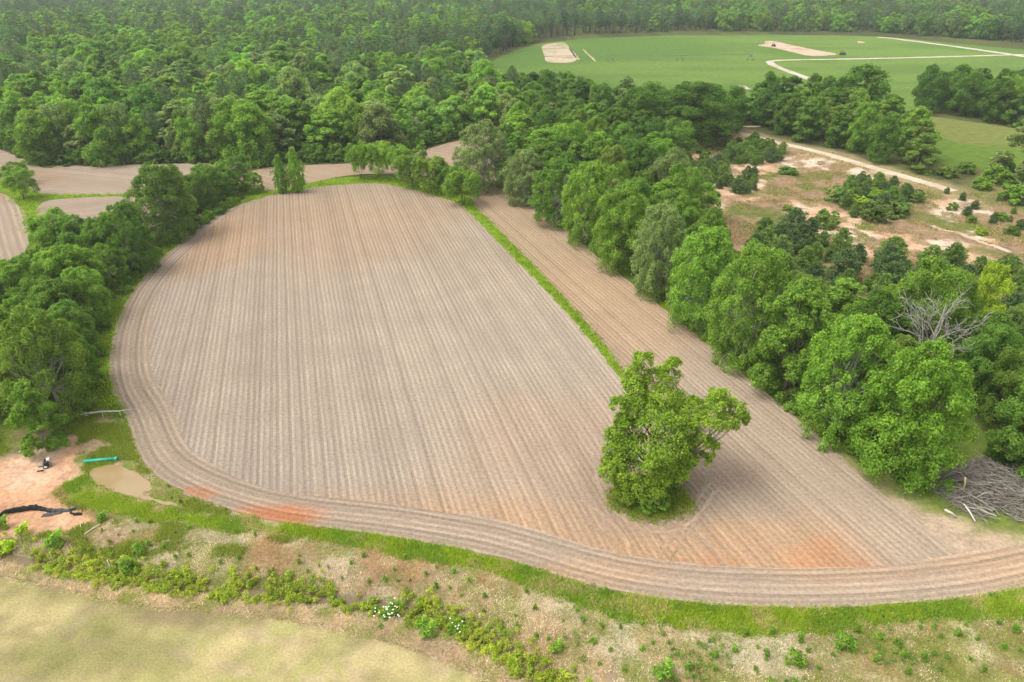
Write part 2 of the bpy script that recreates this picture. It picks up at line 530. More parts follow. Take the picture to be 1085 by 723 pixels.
# ------------------------------------------------------------------ sheets
def sheet_mesh(name, poly, z, step, mat, colfun, jitter=0.35, jscale=2.5, rows=None, grid=None, seed=0, inner_z=None):
    b = resample(smooth(poly), step)
    b = b + np.stack([fbm(b[:, 0], b[:, 1], jscale, seed) - 0.5, fbm(b[:, 0], b[:, 1], jscale, seed + 40) - 0.5], 1) * 2 * jitter
    g = grid or step * 1.5
    lo, hi = b.min(0), b.max(0)
    gx, gy = np.meshgrid(np.arange(lo[0], hi[0], g), np.arange(lo[1], hi[1], g))
    gx = gx.ravel() + RNG.uniform(-.2, .2, gx.size) * g; gy = gy.ravel() + RNG.uniform(-.2, .2, gy.size) * g
    k = inside(gx, gy, b)
    gx, gy = gx[k], gy[k]
    k = seg_dist(gx, gy, b, True) > 0.45 * min(g, step * 1.2)
    pts = [Vector(p) for p in b] + [Vector((x, y)) for x, y in zip(gx[k], gy[k])]
    vs, es, fs, *_ = delaunay_2d_cdt(pts, [], [list(range(len(b)))], 1, 1e-5)
    V = np.array([(v.x, v.y, 0) for v in vs])
    x, y = V[:, 0], V[:, 1]
    V[:, 2] = z + (terr(x, y) if inner_z == 'terr' else 0)
    F = np.array([tuple(f) for f in fs], np.int32)
    # face up
    a, bb, c = V[F[:, 0]], V[F[:, 1]], V[F[:, 2]]
    flip = np.cross(bb - a, c - a)[:, 2] < 0
    F[flip] = F[flip][:, ::-1]
    at = {"Col": colfun(x, y)}
    if rows is not None:
        (ox, oy), ang, sp = rows
        ca, sa = math.cos(ang), math.sin(ang)   # direction along the row
        at["u"] = ((x - ox) * sa - (y - oy) * ca) / sp
        at["v"] = (x - ox) * ca + (y - oy) * sa
    return new_mesh(name, V, F, mat, at)


def sheet(name, *a, kind="structure", **kw):
    o = link(name, sheet_mesh(name, *a, **kw))
    o["kind"] = kind
    return o


def blob(x, y, px, py, rx, ry, rot=0.0, seed=0, soft=0.5):
    """soft patch in world metres round a photo pixel"""
    cx, cy = P(px, py)
    dx, dy = x - cx, y - cy
    c, s = math.cos(rot), math.sin(rot)
    u, v = (dx * c + dy * s) / rx, (-dx * s + dy * c) / ry
    r = np.hypot(u, v) + (fbm(x, y, max(rx, ry) * 0.6, seed) - 0.5) * 0.9
    return sstep(1 + soft, 1 - soft, r)


def lerp(c, t, k):
    t = np.asarray(t, float)
    return c + (t - c) * np.asarray(k)[:, None]


def base_col(x, c):
    return np.tile(np.array(c, float), (len(x), 1))


SOIL = (0.312, 0.260, 0.207)
SOIL_TAN = (0.278, 0.218, 0.155)
SOIL_GREY = (0.305, 0.258, 0.208)
SOIL_RED = (0.39, 0.165, 0.075)
SOIL_ORANGE = (0.35, 0.235, 0.145)


def col_field_a(x, y):
    c = base_col(x, SOIL)
    c = lerp(c, SOIL_TAN, 0.8 * sstep(120, 190, y + 40 * (fbm(x, y, 40, 3) - .5)))  # tan soil of the upper field, with a faint cloud shadow painted in
    c = lerp(c, SOIL_GREY, 0.75 * sstep(0.45, 0.65, fbm(x, y, 35, 13)) * (y < 170))
    for px, py, rx, ry, k, cc in ((290, 546, 5, 2, .8, SOIL_RED), (520, 560, 10, 6, .55, SOIL_ORANGE),
                                  (655, 602, 5, 2, .7, SOIL_RED), (600, 588, 12, 3, .5, SOIL_ORANGE), (690, 605, 8, 4, .8, SOIL_ORANGE),
                                  (215, 262, 12, 16, .6, SOIL_ORANGE), (400, 545, 9, 5, .35, SOIL_ORANGE), (330, 240, 30, 25, .35, SOIL_ORANGE),
                                  (490, 552, 2.2, 1.5, .8, (0.36, 0.33, 0.30)), (240, 505, 16, 8, .6, SOIL_GREY),
                                  (600, 480, 16, 14, .3, SOIL_ORANGE), (450, 560, 22, 6, .3, SOIL_ORANGE), (580, 580, 18, 8, .35, SOIL_ORANGE), (680, 590, 16, 7, .4, SOIL_ORANGE)):
        c = lerp(c, cc, k * blob(x, y, px, py, rx, ry, 0, px % 17))
    # shade at the left foot of the tree clump, painted into the soil colour
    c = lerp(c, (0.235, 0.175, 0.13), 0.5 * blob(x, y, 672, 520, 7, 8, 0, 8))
    return c * (0.94 + 0.12 * fbm(x, y, 9, 21))[:, None]


def col_field_b(x, y):
    c = base_col(x, (0.285, 0.228, 0.172))
    c = lerp(c, (0.30, 0.220, 0.138), 0.7 * sstep(85, 150, y))
    for px, py, rx, ry, k, cc in ((800, 600, 20, 6, .35, SOIL_ORANGE), (880, 594, 5.5, 3.2, .9, SOIL_RED), (850, 580, 8, 5, .6, SOIL_ORANGE), (745, 590, 9, 5, .75, SOIL_ORANGE),
                                  (730, 606, 5, 2, .4, SOIL_RED), (640, 330, 12, 20, .4, SOIL_ORANGE), (915, 602, 3, 1.2, .5, SOIL_RED)):
        c = lerp(c, cc, k * blob(x, y, px, py, rx, ry, 0.2, px % 13))
    c = lerp(c, (0.235, 0.18, 0.14), 0.45 * blob(x, y, 755, 505, 8, 6, 0, 8))  # clump's shadow to its right, painted as darker soil
    c = lerp(c, (0.295, 0.24, 0.18), 0.8 * blob(x, y, 990, 580, 9, 6, 0, 4))
    return c * (0.94 + 0.12 * fbm(x, y, 9, 22))[:, None]


def col_field_far(x, y):
    c = base_col(x, (0.32, 0.254, 0.196))
    c = lerp(c, (0.31, 0.228, 0.152), 0.7 * sstep(0.45, 0.6, fbm(x, y, 30, 31)))
    return c


def ang_vp(vx):
    """world angle of rows that vanish at column vx on the horizon"""
    return math.atan2(1.0, (vx - CX) / (FPX / cP))


ROW = 0.86
link_rows_a = (P(400, 400), ang_vp(293), ROW)
link_rows_b = (P(800, 500), ang_vp(222), ROW)
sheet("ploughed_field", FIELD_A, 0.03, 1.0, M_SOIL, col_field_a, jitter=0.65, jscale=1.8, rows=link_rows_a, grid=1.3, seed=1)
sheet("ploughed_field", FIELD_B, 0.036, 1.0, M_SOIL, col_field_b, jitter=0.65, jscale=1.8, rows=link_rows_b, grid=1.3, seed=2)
sheet("ploughed_field", FIELD_BACK, 0.03, 2.0, M_SOILF, col_field_far, jitter=0.8, jscale=5, rows=(P(400, 180), ang_vp(-700), 1.6), seed=3)
sheet("ploughed_field", FIELD_L1, 0.03, 2.0, M_SOILF, col_field_far, jitter=0.8, jscale=5, rows=(P(100, 190), ang_vp(-2500), 1.6), seed=4)
sheet("ploughed_field", FIELD_L2, 0.034, 2.0, M_SOILF, col_field_far, jitter=0.6, jscale=5, rows=(P(100, 220), ang_vp(2600), 1.6), seed=5)
sheet("ploughed_field", FIELD_L3, 0.038, 2.0, M_SOILF, lambda x, y: col_field_far(x, y) * 1.05, jitter=0.6, jscale=5, rows=(P(0, 240), ang_vp(-80), 1.6), seed=6)


def headland():
    c = resample(HEAD_OUT, 0.8, False)
    t = np.gradient(c, axis=0); t /= np.hypot(*t.T)[:, None]
    nrm = np.stack([-t[:, 1], t[:, 0]], 1)          # inward side
    s = np.r_[0, np.cumsum(np.hypot(*(c[1:] - c[:-1]).T))]
    px, py = to_px(c[:, 0], c[:, 1])
    w = np.interp(s, [0, s[-1] * .1, s[-1] * .25, s[-1] * .45, s[-1] * .6, s[-1] * .8, s[-1]], [0.5, 3.0, 5.5, 6.2, 5.0, 5.6, 5.6])
    w = w + (fbm(s, s * 0, 9, 77) - .5) * 1.4
    m = 9
    V = []; U = []; W = []
    edge = (fbm(c[:, 0], c[:, 1], 1.6, 88) - .5) * 0.7
    for j in range(m):
        f = j / (m - 1)
        d = edge * (1 - f) + w * f
        q = c + nrm * d[:, None]
        V.append(np.c_[q, np.full(len(q), 0.045)]); U.append(d / 0.88); W.append(s)
    n = len(c)
    V = np.concatenate(V); U = np.concatenate(U); W = np.concatenate(W)
    F = []
    for j in range(m - 1):
        a = np.arange(n - 1) + j * n
        F.append(np.stack([a, a + 1, a + 1 + n, a + n], 1))
    F = np.concatenate(F)
    x, y = V[:, 0], V[:, 1]
    cc = base_col(x, (0.30, 0.24, 0.183))
    for px, py, rx, ry, k, q in ((290, 549, 5.5, 2.2, .85, SOIL_RED), (207, 524, 3, 1.5, .6, SOIL_RED), (640, 606, 8, 2, .45, SOIL_ORANGE), (880, 606, 8, 1.5, .4, SOIL_ORANGE),
                                 (1060, 600, 9, 3, .5, SOIL_ORANGE)):
        cc = lerp(cc, q, k * blob(x, y, px, py, rx, ry, 0, px % 11))
    o = link("headland_track", new_mesh("headland_track", V, F, M_SOILH, {"Col": cc, "u": U, "v": W}))
    o["kind"] = "structure"


headland()

# far green field, its bare patches, meadow and mown field
sheet("crop_field", FARFIELD, 0.03, 8.0, M_CROP, lambda x, y: lerp(lerp(base_col(x, (0.086, 0.155, 0.034)), (0.115, 0.182, 0.042), sstep(.42, .58, fbm(x, y, 90, 51))),
                                                                  (0.085, 0.135, 0.035), 0.7 * sstep(.5, .7, fbm(x * 0.04 + y * .01, y * .55 - x * .02, 5, 52, 4))), jitter=2, jscale=20, grid=14, seed=7)
BARE = [PP([(572, 49), (585, 46), (598, 44.5), (603, 50), (613, 63), (606, 66.5), (592, 67), (577, 66), (577, 58)]),
        PP([(602, 51), (604, 51), (615, 63), (612, 64)]), PP([(616.5, 52), (618, 52), (632.5, 65.5), (630.5, 66)]),
        PP([(799, 48.5), (812, 46.5), (809, 43.5), (818, 43.5), (835, 47), (865, 53.5), (892, 58), (872, 59.5), (855, 59.5), (838, 55), (818, 50.5)]),
        PP([(908, 43.5), (915, 44.5), (917, 46), (909, 46)])]
for i, pl in enumerate(BARE):
    sheet("bare_patch", pl, 0.06, 1.5, M_DIRT, lambda x, y: lerp(base_col(x, (0.40, 0.33, 0.24) if i < 3 else (0.43, 0.32, 0.25)), (0.16, 0.19, 0.07), 0.55 * sstep(.55, .66, fbm(x, y, 10, 61))),
          jitter=0.7, jscale=5, grid=3, seed=9 + i)
sheet("meadow", MEADOW, 0.03, 3.0, M_CROP, lambda x, y: lerp(base_col(x, (0.092, 0.150, 0.028)), (0.135, 0.155, 0.045), sstep(.45, .62, fbm(x, y, 30, 71))), jitter=1.5, jscale=8, seed=14)


def col_mown(x, y):
    c = base_col(x, (0.425, 0.365, 0.185))
    c = lerp(c, (0.325, 0.31, 0.12), 0.5 * sstep(.38, .66, fbm(x + y * .3, y * 1.6, 9, 81, 5)))
    # mower passes, faint
    a = math.radians(62)
    w = x * math.sin(a) - y * math.cos(a)
    c = lerp(c, (0.285, 0.285, 0.105), 0.6 * sstep(.4, .65, vnoise(w / 1.5, (x * math.cos(a) + y * math.sin(a)) / 30, 85)))
    c = lerp(c, (0.40, 0.32, 0.20), 0.7 * sstep(.58, .68, fbm(x, y * 2.2, 3.2, 83, 5)))
    c = lerp(c, (0.27, 0.23, 0.11), 0.5 * sstep(.60, .68, fbm(x, y * 2.5, 2.5, 86, 4)))
    d = sdf(x, y, MOWN)
    c = lerp(c, (0.17, 0.16, 0.065), 0.55 * sstep(2.2, 0.2, d) * sstep(.3, .6, fbm(x, y, 4, 84)))
    c = lerp(c, (0.22, 0.175, 0.10), 0.8 * blob(x, y, 190, 654, 5, 1.3, 0, 3))
    c = lerp(c, (0.20, 0.20, 0.075), 0.6 * blob(x, y, 90, 690, 8, 3, 0, 5))
    return c


sheet("mown_field", MOWN, 0.02, 0.5, M_MOWN, col_mown, jitter=0.35, jscale=1.2, grid=0.7, seed=15)

for i, (nm, ln, w) in enumerate(ROADS):
    c = smooth(PP(ln), False)
    c = resample(c, 1.5 if c[:, 1].max() < 300 else 6, False)
    t = np.gradient(c, axis=0); t /= np.hypot(*t.T)[:, None]
    nr = np.stack([-t[:, 1], t[:, 0]], 1)
    V = []
    for j in range(5):
        f = j / 4 - .5
        jit = (fbm(c[:, 0], c[:, 1], 3, 90 + j) - .5) * (0.35 * w if j in (0, 4) else 0)
        q = c + nr * (f * w + jit)[:, None]
        V.append(np.c_[q, terr(q[:, 0], q[:, 1]) + 0.07 + 0.004 * i])
    n = len(c); V = np.concatenate(V)
    F = np.concatenate([np.stack([np.arange(n - 1) + j * n, np.arange(n - 1) + j * n + n, np.arange(n - 1) + j * n + n + 1, np.arange(n - 1) + j * n + 1], 1) for j in range(4)])
    x, y = V[:, 0], V[:, 1]
    far = y.mean() > 350
    cc = lerp(base_col(x, (0.42, 0.385, 0.33) if far else (0.46, 0.38, 0.29)), (0.33, 0.26, 0.18), 0.6 * sstep(.45, .65, fbm(x, y, 6, 95)))
    o = link(nm, new_mesh(nm, V, F, M_DIRT, {"Col": cc})); o["kind"] = "structure"

sheet("puddle", PUDDLE, 0.045, 0.5, M_WATER, lambda x, y: base_col(x, (.3, .2, .1)), jitter=0.6, jscale=1.3, seed=17)


# ------------------------------------------------------------------ ground
def axis(dense, d0, d1, mid, m0, m1, lim0, lim1):
    a = list(np.arange(d0, d1 + 1e-6, dense))
    v = a[-1]
    while v < m1: v += mid; a.append(v)
    st = mid
    while v < lim1: st *= 1.35; v += st; a.append(min(v, lim1))
    v = a[0]; lo = []
    while v > m0: v -= mid; lo.append(v)
    st = mid
    while v > lim0: st *= 1.35; v -= st; lo.append(max(v, lim0))
    return np.array(lo[::-1] + a)


def ground():
    xs = axis(0.6, -66, 66, 1.8, -250, 250, -2600, 2600)
    ys = axis(0.6, 26, 84, 1.8, -20, 300, -600, 2600)
    gx, gy = np.meshgrid(xs, ys)
    x, y = gx.ravel(), gy.ravel()
    z = terr(x, y)
    c = base_col(x, (0.055, 0.062, 0.026))
    c = lerp(c, (0.085, 0.10, 0.03), sstep(.45, .65, fbm(x, y, 14, 101)))
    c = lerp(c, (0.12, 0.09, 0.05), 0.6 * (y < 250) * sstep(.55, .7, fbm(x, y, 9, 103)))
    inner = np.maximum(np.maximum(sdf(x, y, FIELD_A), sdf(x, y, FIELD_B)), -seg_dist(x, y, HEAD_OUT))
    infield = inside(x, y, FIELD_POLY)
    # grass round the fields
    n1 = fbm(x, y, 6, 105)
    v = sstep(-9, -3.5, inner + (n1 - .5) * 8)
    grass = lerp(base_col(x, (0.125, 0.18, 0.02)), (0.095, 0.135, 0.022), sstep(.4, .6, n1))
    grass = lerp(grass, (0.22, 0.19, 0.08), 0.75 * sstep(.58, .7, fbm(x, y, 4.5, 106)) * (x < -20))
    c = c + (grass - c) * v[:, None]
    for ln, w in (([(262, 206), (300, 205), (340, 195), (400, 190), (440, 196), (480, 208), (505, 220)], 5),
                  ([(0, 190), (22, 205), (45, 208), (100, 207.5), (262, 206)], 3.2), ([(20, 205), (34, 225), (38, 245), (60, 262)], 4.5),
                  ([(505, 222), (560, 280), (600, 322), (630, 358), (665, 400)], 4)):
        m = sstep(w + 1.5, w - 1.0, seg_dist(x, y, PP(ln)) + (n1 - .5) * 3)
        c = lerp(c, (0.14, 0.225, 0.02), m)
    # clump island
    m = blob(x, y, 690, 530, 9, 6, 0, 3)
    c = lerp(c, (0.12, 0.17, 0.03), m)
    # rough ground by the near ditch
    near = sstep(80, 72, y + 6 * (n1 - .5)) * sstep(26, 30, y)
    near = np.maximum(near, pmask(x, y, PP([(-200, 520), (-60, 500), (30, 480), (75, 465), (110, 440), (135, 450), (150, 490), (300, 556), (0, 600), (-200, 600)]), 1, 1))
    straw = lerp(base_col(x, (0.31, 0.245, 0.145)), (0.42, 0.36, 0.265), sstep(.45, .62, fbm(x, y, 5, 111)))
    straw = lerp(straw, (0.20, 0.20, 0.06), 0.85 * sstep(.50, .64, fbm(x, y, 4, 112)))
    straw = lerp(straw, (0.30, 0.20, 0.11), 0.8 * sstep(.55, .7, fbm(x, y, 7, 113)))
    right = sstep(5, 40, x + 10 * (n1 - .5))
    straw = lerp(straw, (0.15, 0.145, 0.045), 0.85 * right * sstep(.35, .6, fbm(x, y, 3.5, 114)))
    straw = lerp(straw, (0.27, 0.19, 0.10), 0.6 * right * sstep(.5, .65, fbm(x, y, 5, 115)))
    c = c + (straw - c) * near[:, None]
    # far left grass beyond the clay
    m = pmask(x, y, PP([(-200, 500), (-60, 490), (0, 480), (60, 460), (95, 440), (95, 400), (0, 400), (-200, 420)]), 1.5, 2)
    gl = lerp(base_col(x, (0.125, 0.17, 0.03)), (0.23, 0.19, 0.085), sstep(.42, .6, fbm(x, y, 5, 116)))
    c = c + (gl - c) * m[:, None]
    # green verge
    vg = pmask(x, y, VERGE, 0.6, 1.3, 3, 117)
    c = lerp(c, (0.15, 0.205, 0.02), vg * .95)
    # by the puddle
    m = pmask(x, y, PP([(72, 505), (85, 480), (110, 455), (138, 450), (150, 490), (200, 525), (260, 545), (160, 540), (90, 530)]), 0.6, 1.0, 3, 118)
    pg = lerp(base_col(x, (0.33, 0.25, 0.155)), (0.14, 0.20, 0.03), sstep(.38, .55, fbm(x, y, 3.5, 119)))
    c = c + (pg - c) * m[:, None]
    # clay
    m = pmask(x, y, CLAY, 0.6, 0.9, 4, 121)
    cl = lerp(base_col(x, (0.54, 0.325, 0.195)), (0.60, 0.435, 0.305), sstep(.4, .65, fbm(x, y, 5, 122)))
    cl = lerp(cl, (0.44, 0.25, 0.155), .6 * sstep(.55, .7, fbm(x, y * 1.5, 3, 123)))
    c = c + (cl - c) * m[:, None]
    # ditch bed: wet mud
    d = seg_dist(x, y, DITCH)
    c = lerp(c, (0.16, 0.14, 0.085), 0.8 * sstep(1.3, 0.5, d) * (y < 75))
    c = lerp(c, (0.30, 0.24, 0.17), 0.9 * blob(x, y, 25, 588, 6, 1.8, 0, 6))
    # thatch beside the mown field
    dm = -sdf(x, y, MOWN)
    c = lerp(c, (0.235, 0.19, 0.115), 0.8 * sstep(0, .6, dm) * sstep(3.2, 1.8, dm + 2 * (n1 - .5)) * (y < 75))
    # sandy pit
    m = pmask(x, y, SANDPIT, 2.5, 4, 10, 131)
    sp = lerp(base_col(x, (0.205, 0.155, 0.085)), (0.13, 0.145, 0.045), sstep(.45, .6, fbm(x, y, 12, 132)))
    bare = sstep(.52, .62, fbm(x * .8, y * 1.1, 15, 133))
    for px, py, rx, ry in ((765, 199, 13, 9), (745, 215, 6, 10), (872, 226, 8, 11), (800, 176, 9, 10), (945, 251, 15, 6), (1000, 264, 9, 9), (855, 166, 14, 6), (1010, 215, 10, 5),
                           (1080, 335, 5, 12), (735, 192, 8, 6), (1008, 222, 5, 8), (790, 188, 6, 12)):
        bare = np.maximum(bare * 0.8, blob(x, y, px, py, rx, ry, -0.2, px % 7))
    sp = lerp(sp, (0.56, 0.43, 0.325), bare)
    sp = lerp(sp, (0.26, 0.17, 0.10), 0.8 * np.maximum(blob(x, y, 840, 200, 16, 14, -.1, 2), blob(x, y, 1040, 228, 18, 12, -.5, 2)) * (1 - .7 * sstep(.5, .6, fbm(x, y, 6, 137))))
    c = c + (sp - c) * m[:, None]
    # shoulders of the farm track
    m = sstep(9, 4, seg_dist(x, y, PP(ROADS[0][1])) + 5 * (n1 - .5))
    c = lerp(c, (0.235, 0.195, 0.105), m * .9)
    # grass under the great oak
    c = lerp(c, (0.13, 0.165, 0.035), blob(x, y, 700, 155, 28, 9, 0, 3))
    # scrub bank at the right
    m = pmask(x, y, PP([(1000, 205), (1040, 180), (1200, 190), (1200, 260), (1085, 240)]), 3, 4, 8, 135)
    c = lerp(c, (0.16, 0.155, 0.06), .7 * m)
    # bare ground by the brush pile
    m = np.maximum(blob(x, y, 1040, 580, 7, 2.4, 0, 5), blob(x, y, 1000, 560, 4, 2, 0, 5))
    c = lerp(c, (0.115, 0.165, 0.03), blob(x, y, 1020, 500, 14, 14, 0, 4))
    c = lerp(c, (0.36, 0.28, 0.195), m)
    c = lerp(c, (0.36, 0.30, 0.22), blob(x, y, 1080, 628, 5, 2, 0, 5))
    c = lerp(c, (0.33, 0.26, 0.19), np.maximum(np.maximum(blob(x, y, 1012, 592, 8, 3.5, 0, 5), blob(x, y, 990, 568, 4, 3.5, -.8, 6)), blob(x, y, 955, 543, 3, 2, -.8, 7)))
    # under far forest: dark green understorey
    V = np.c_[x, y, z - 0.01 - 0.8 * sstep(4, 8, sdf(x, y, SANDPIT))]
    nx, ny = len(xs), len(ys)
    ii = (np.arange(ny - 1)[:, None] * nx + np.arange(nx - 1)[None, :]).ravel()
    F = np.stack([ii, ii + 1, ii + 1 + nx, ii + nx], 1)
    o = link("ground", new_mesh("ground", V, F, M_GROUND, {"Col": np.clip(c, 0, 1)}, smooth_shade=True))
    o["kind"] = "structure"


ground()



def col_pit(x, y):
    n1 = fbm(x, y, 6, 105)
    sp = lerp(base_col(x, (0.20, 0.145, 0.08)), (0.125, 0.138, 0.042), sstep(.46, .54, fbm(x, y, 9, 132, 5)))
    sp = lerp(sp, (0.235, 0.165, 0.10), sstep(.5, .58, fbm(x, y, 7, 138, 5)))
    bare = sstep(.60, .66, fbm(x * .8, y * .8, 13, 133, 5))
    for px, py, rx, ry in ((765, 199, 13, 9), (745, 213, 7, 12), (872, 228, 9, 13), (800, 174, 8, 9), (940, 251, 15, 6), (1000, 264, 9, 9), (850, 168, 14, 6), (1010, 215, 8, 5),
                           (1080, 335, 6, 14), (735, 192, 9, 7), (1006, 222, 5, 8), (792, 188, 5, 12)):
        bare = np.maximum(bare, blob(x, y, px, py, rx, ry, -0.2, px % 7, .25))
    bare = bare * (1 - .8 * sstep(.54, .60, fbm(x, y, 3.5, 139, 4)))
    sand = lerp(base_col(x, (0.50, 0.41, 0.32)), (0.46, 0.305, 0.20), sstep(.48, .58, fbm(x, y, 8, 134, 4)))
    # gullies
    g = np.abs(fbm(x * 1.0, y * .6, 9, 141, 4) - .5)
    sand = lerp(sand, (0.30, 0.19, 0.11), .7 * sstep(.022, .004, g))
    sp = sp + (sand - sp) * bare[:, None]
    sp = lerp(sp, (0.115, 0.085, 0.055), .6 * sstep(.02, .0, g) * (1 - bare))
    ro = seg_dist(x, y, PP(ROADS[0][1]))
    sp = lerp(sp, (0.27, 0.22, 0.115), .8 * sstep(8, 3, ro + 5 * (n1 - .5)))
    return sp


M_PIT = ground_material("pit_ground", 0.5, 1.1, 0.35)
sheet("sandy_pit", SANDPIT, 0.05, 1.2, M_PIT, col_pit, jitter=2.5, jscale=6, grid=1.0, seed=33, inner_z='terr')
# wheel marks round the clump
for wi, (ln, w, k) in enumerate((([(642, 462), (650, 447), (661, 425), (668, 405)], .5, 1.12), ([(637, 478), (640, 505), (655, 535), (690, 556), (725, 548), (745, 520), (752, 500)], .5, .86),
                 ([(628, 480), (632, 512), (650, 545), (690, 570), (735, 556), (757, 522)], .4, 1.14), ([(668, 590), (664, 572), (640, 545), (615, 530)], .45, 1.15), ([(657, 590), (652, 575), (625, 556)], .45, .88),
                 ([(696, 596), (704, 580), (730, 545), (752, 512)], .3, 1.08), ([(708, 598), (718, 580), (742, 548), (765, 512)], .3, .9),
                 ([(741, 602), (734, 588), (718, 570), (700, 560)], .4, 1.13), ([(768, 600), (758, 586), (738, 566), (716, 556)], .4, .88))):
    c = resample(smooth(PP(ln), False, 3), .6, False)
    t = np.gradient(c, axis=0); t /= np.hypot(*t.T)[:, None]
    nr = np.stack([-t[:, 1], t[:, 0]], 1)
    V = np.concatenate([np.c_[c + nr * ((f * w) + (fbm(c[:, 0], c[:, 1], 1.2, 60 + j) - .5) * .5)[:, None], np.full(len(c), .052 + .005 * wi)] for j, f in enumerate((-.5, .5))])
    n = len(c)
    F = np.stack([np.arange(n - 1), np.arange(n - 1) + n, np.arange(n - 1) + n + 1, np.arange(n - 1) + 1], 1)
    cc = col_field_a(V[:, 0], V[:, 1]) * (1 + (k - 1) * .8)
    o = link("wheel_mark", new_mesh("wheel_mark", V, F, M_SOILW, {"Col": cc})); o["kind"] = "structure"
# ditch water
M_DITCH = principled('ditch_mud_water', (0.15, 0.115, 0.06), .15)
_dl = resample(DITCH, 0.7, False)
_dl = _dl[_dl[:, 1] > 34]
_dp = []
_t = np.gradient(_dl, axis=0); _t /= np.hypot(*_t.T)[:, None]
_nr = np.stack([-_t[:, 1], _t[:, 0]], 1)
_V = np.concatenate([np.c_[_dl + _nr * s * 0.55, np.full(len(_dl), -0.64)] for s in (-1, 0, 1)])
_n = len(_dl)
_F = np.concatenate([np.stack([np.arange(_n - 1) + j * _n, np.arange(_n - 1) + j * _n + _n, np.arange(_n - 1) + j * _n + _n + 1, np.arange(_n - 1) + j * _n + 1], 1) for j in range(2)])
_o = link("ditch_water", new_mesh("ditch_water", _V, _F, M_DITCH)); _o["kind"] = "structure"
#PART2


# ------------------------------------------------------------------ foliage meshes
def norm(v):
    return v / (np.linalg.norm(v, axis=1, keepdims=True) + 1e-9)


def leaf_quads(pos, nor, length, width, lv, rng):
    n = len(pos)
    t = norm(np.cross(nor, rng.normal(size=(n, 3))))
    b = np.cross(nor, t)
    ln = (length * rng.uniform(.7, 1.3, n))[:, None]; wd = (width * rng.uniform(.7, 1.3, n))[:, None]
    sag = nor * ln * 0.18
    V = np.stack([pos - t * ln * .5 - sag, pos + b * wd * .5, pos + t * ln * .5 - sag, pos - b * wd * .5], 1).reshape(-1, 3)
    F = np.arange(4 * n).reshape(n, 4)
    return V, F, np.repeat(lv, 4)


def clump_leaves(C, R, O, n, length, width, rng, up=0.35, outw=0.9, flat=1.0):
    """leaves round clump centres C with radii R and outward directions O"""
    k = len(C)
    c = np.repeat(C, n, 0); r = np.repeat(R, n); o = np.repeat(O, n, 0)
    d = norm(rng.normal(size=(k * n, 3)) + outw * o + np.array([0, 0, up]))
    rad = r * rng.uniform(.45, 1.12, k * n)
    p = c + d * rad[:, None] * np.array([1, 1, flat])
    nr = norm(d * .8 + np.array([0, 0, .35]) + rng.normal(size=(k * n, 3)) * .42)
    lv = np.repeat(rng.uniform(.8, 1.2, k), n) * rng.uniform(.72, 1.3, k * n)
    return leaf_quads(p, nr, length, width, lv, rng)


def lobes_to_clumps(lobes, m, rng, center, rel=0.42, low=-0.45):
    C = []; R = []; O = []
    for (x, y, z, r) in lobes:
        c = np.array([x, y, z])
        out = c - center
        out = out / (np.linalg.norm(out) + 1e-6)
        cnt = 0
        while cnt < m:
            d = rng.normal(size=3); d /= np.linalg.norm(d)
            d = d + out * .5 + np.array([0, 0, .25]); d /= np.linalg.norm(d)
            if d[2] < low: continue
            C.append(c + d * r * rng.uniform(.55, .95) * np.array([1, 1, .85])); R.append(r * rel * rng.uniform(.75, 1.25)); O.append(d); cnt += 1
    return np.array(C), np.array(R), np.array(O)


def limb(mb, a, b, r0, r1, rng, n=5, sides=6, sag=0.12):
    a = np.array(a, float); b = np.array(b, float)
    d = np.linalg.norm(b - a)
    off = rng.normal(size=3) * d * sag
    pts = []
    for i in range(n):
        t = i / (n - 1)
        p = a * (1 - t) + b * t + off * math.sin(math.pi * t) + np.array([0, 0, d * .08 * math.sin(math.pi * t)])
        pts.append(p)
    mb.tube(pts, [r0 * (1 - i / (n - 1)) + r1 * (i / (n - 1)) for i in range(n)], sides)
    return pts


def crown_profile(t, style):
    if style == 'round': return math.sin(math.pi * (0.20 + 0.70 * t)) ** 0.8
    if style == 'tall': return math.sin(math.pi * (0.25 + 0.70 * t)) ** 0.7 * (1.0 - .15 * t)
    if style == 'spread': return math.sin(math.pi * (0.25 + 0.55 * t)) ** 0.6
    if style == 'cone': return max(0.12, 1.0 - 0.85 * t)
    return 1.0


TREES = {}


def broadleaf(name, seed, H, W, nl, m, n, leaf, style='round', zb=0.2, rel=0.42, bark=None, stems=1, limbs=True, mat=None, droop=False):
    rng = np.random.default_rng(seed)
    lobes = []
    ph = rng.uniform(0, 6.28)
    for i in range(nl):
        t = (i + .5) / nl
        zz = H * (zb + (1 - zb) * t ** .9 * .9)
        pr = crown_profile(t, style) * W / 2
        lr = W / 2 * rng.uniform(.36, .52) * (1.0 if style in ('round', 'spread') else .8) * (1.05 - .3 * t)
        rr = max(0, pr - lr * .75) * rng.uniform(.75, 1.12)
        a = ph + i * 2.399 + rng.uniform(-.4, .4)
        lobes.append((rr * math.cos(a), rr * math.sin(a), min(zz, H - lr * .7), lr))
    lobes.append((0, 0, H * (zb + (1 - zb) * .5), W * .24))
    return tree_from_lobes(name, rng, lobes, H, m, n, leaf, rel, bark, stems, limbs, mat)


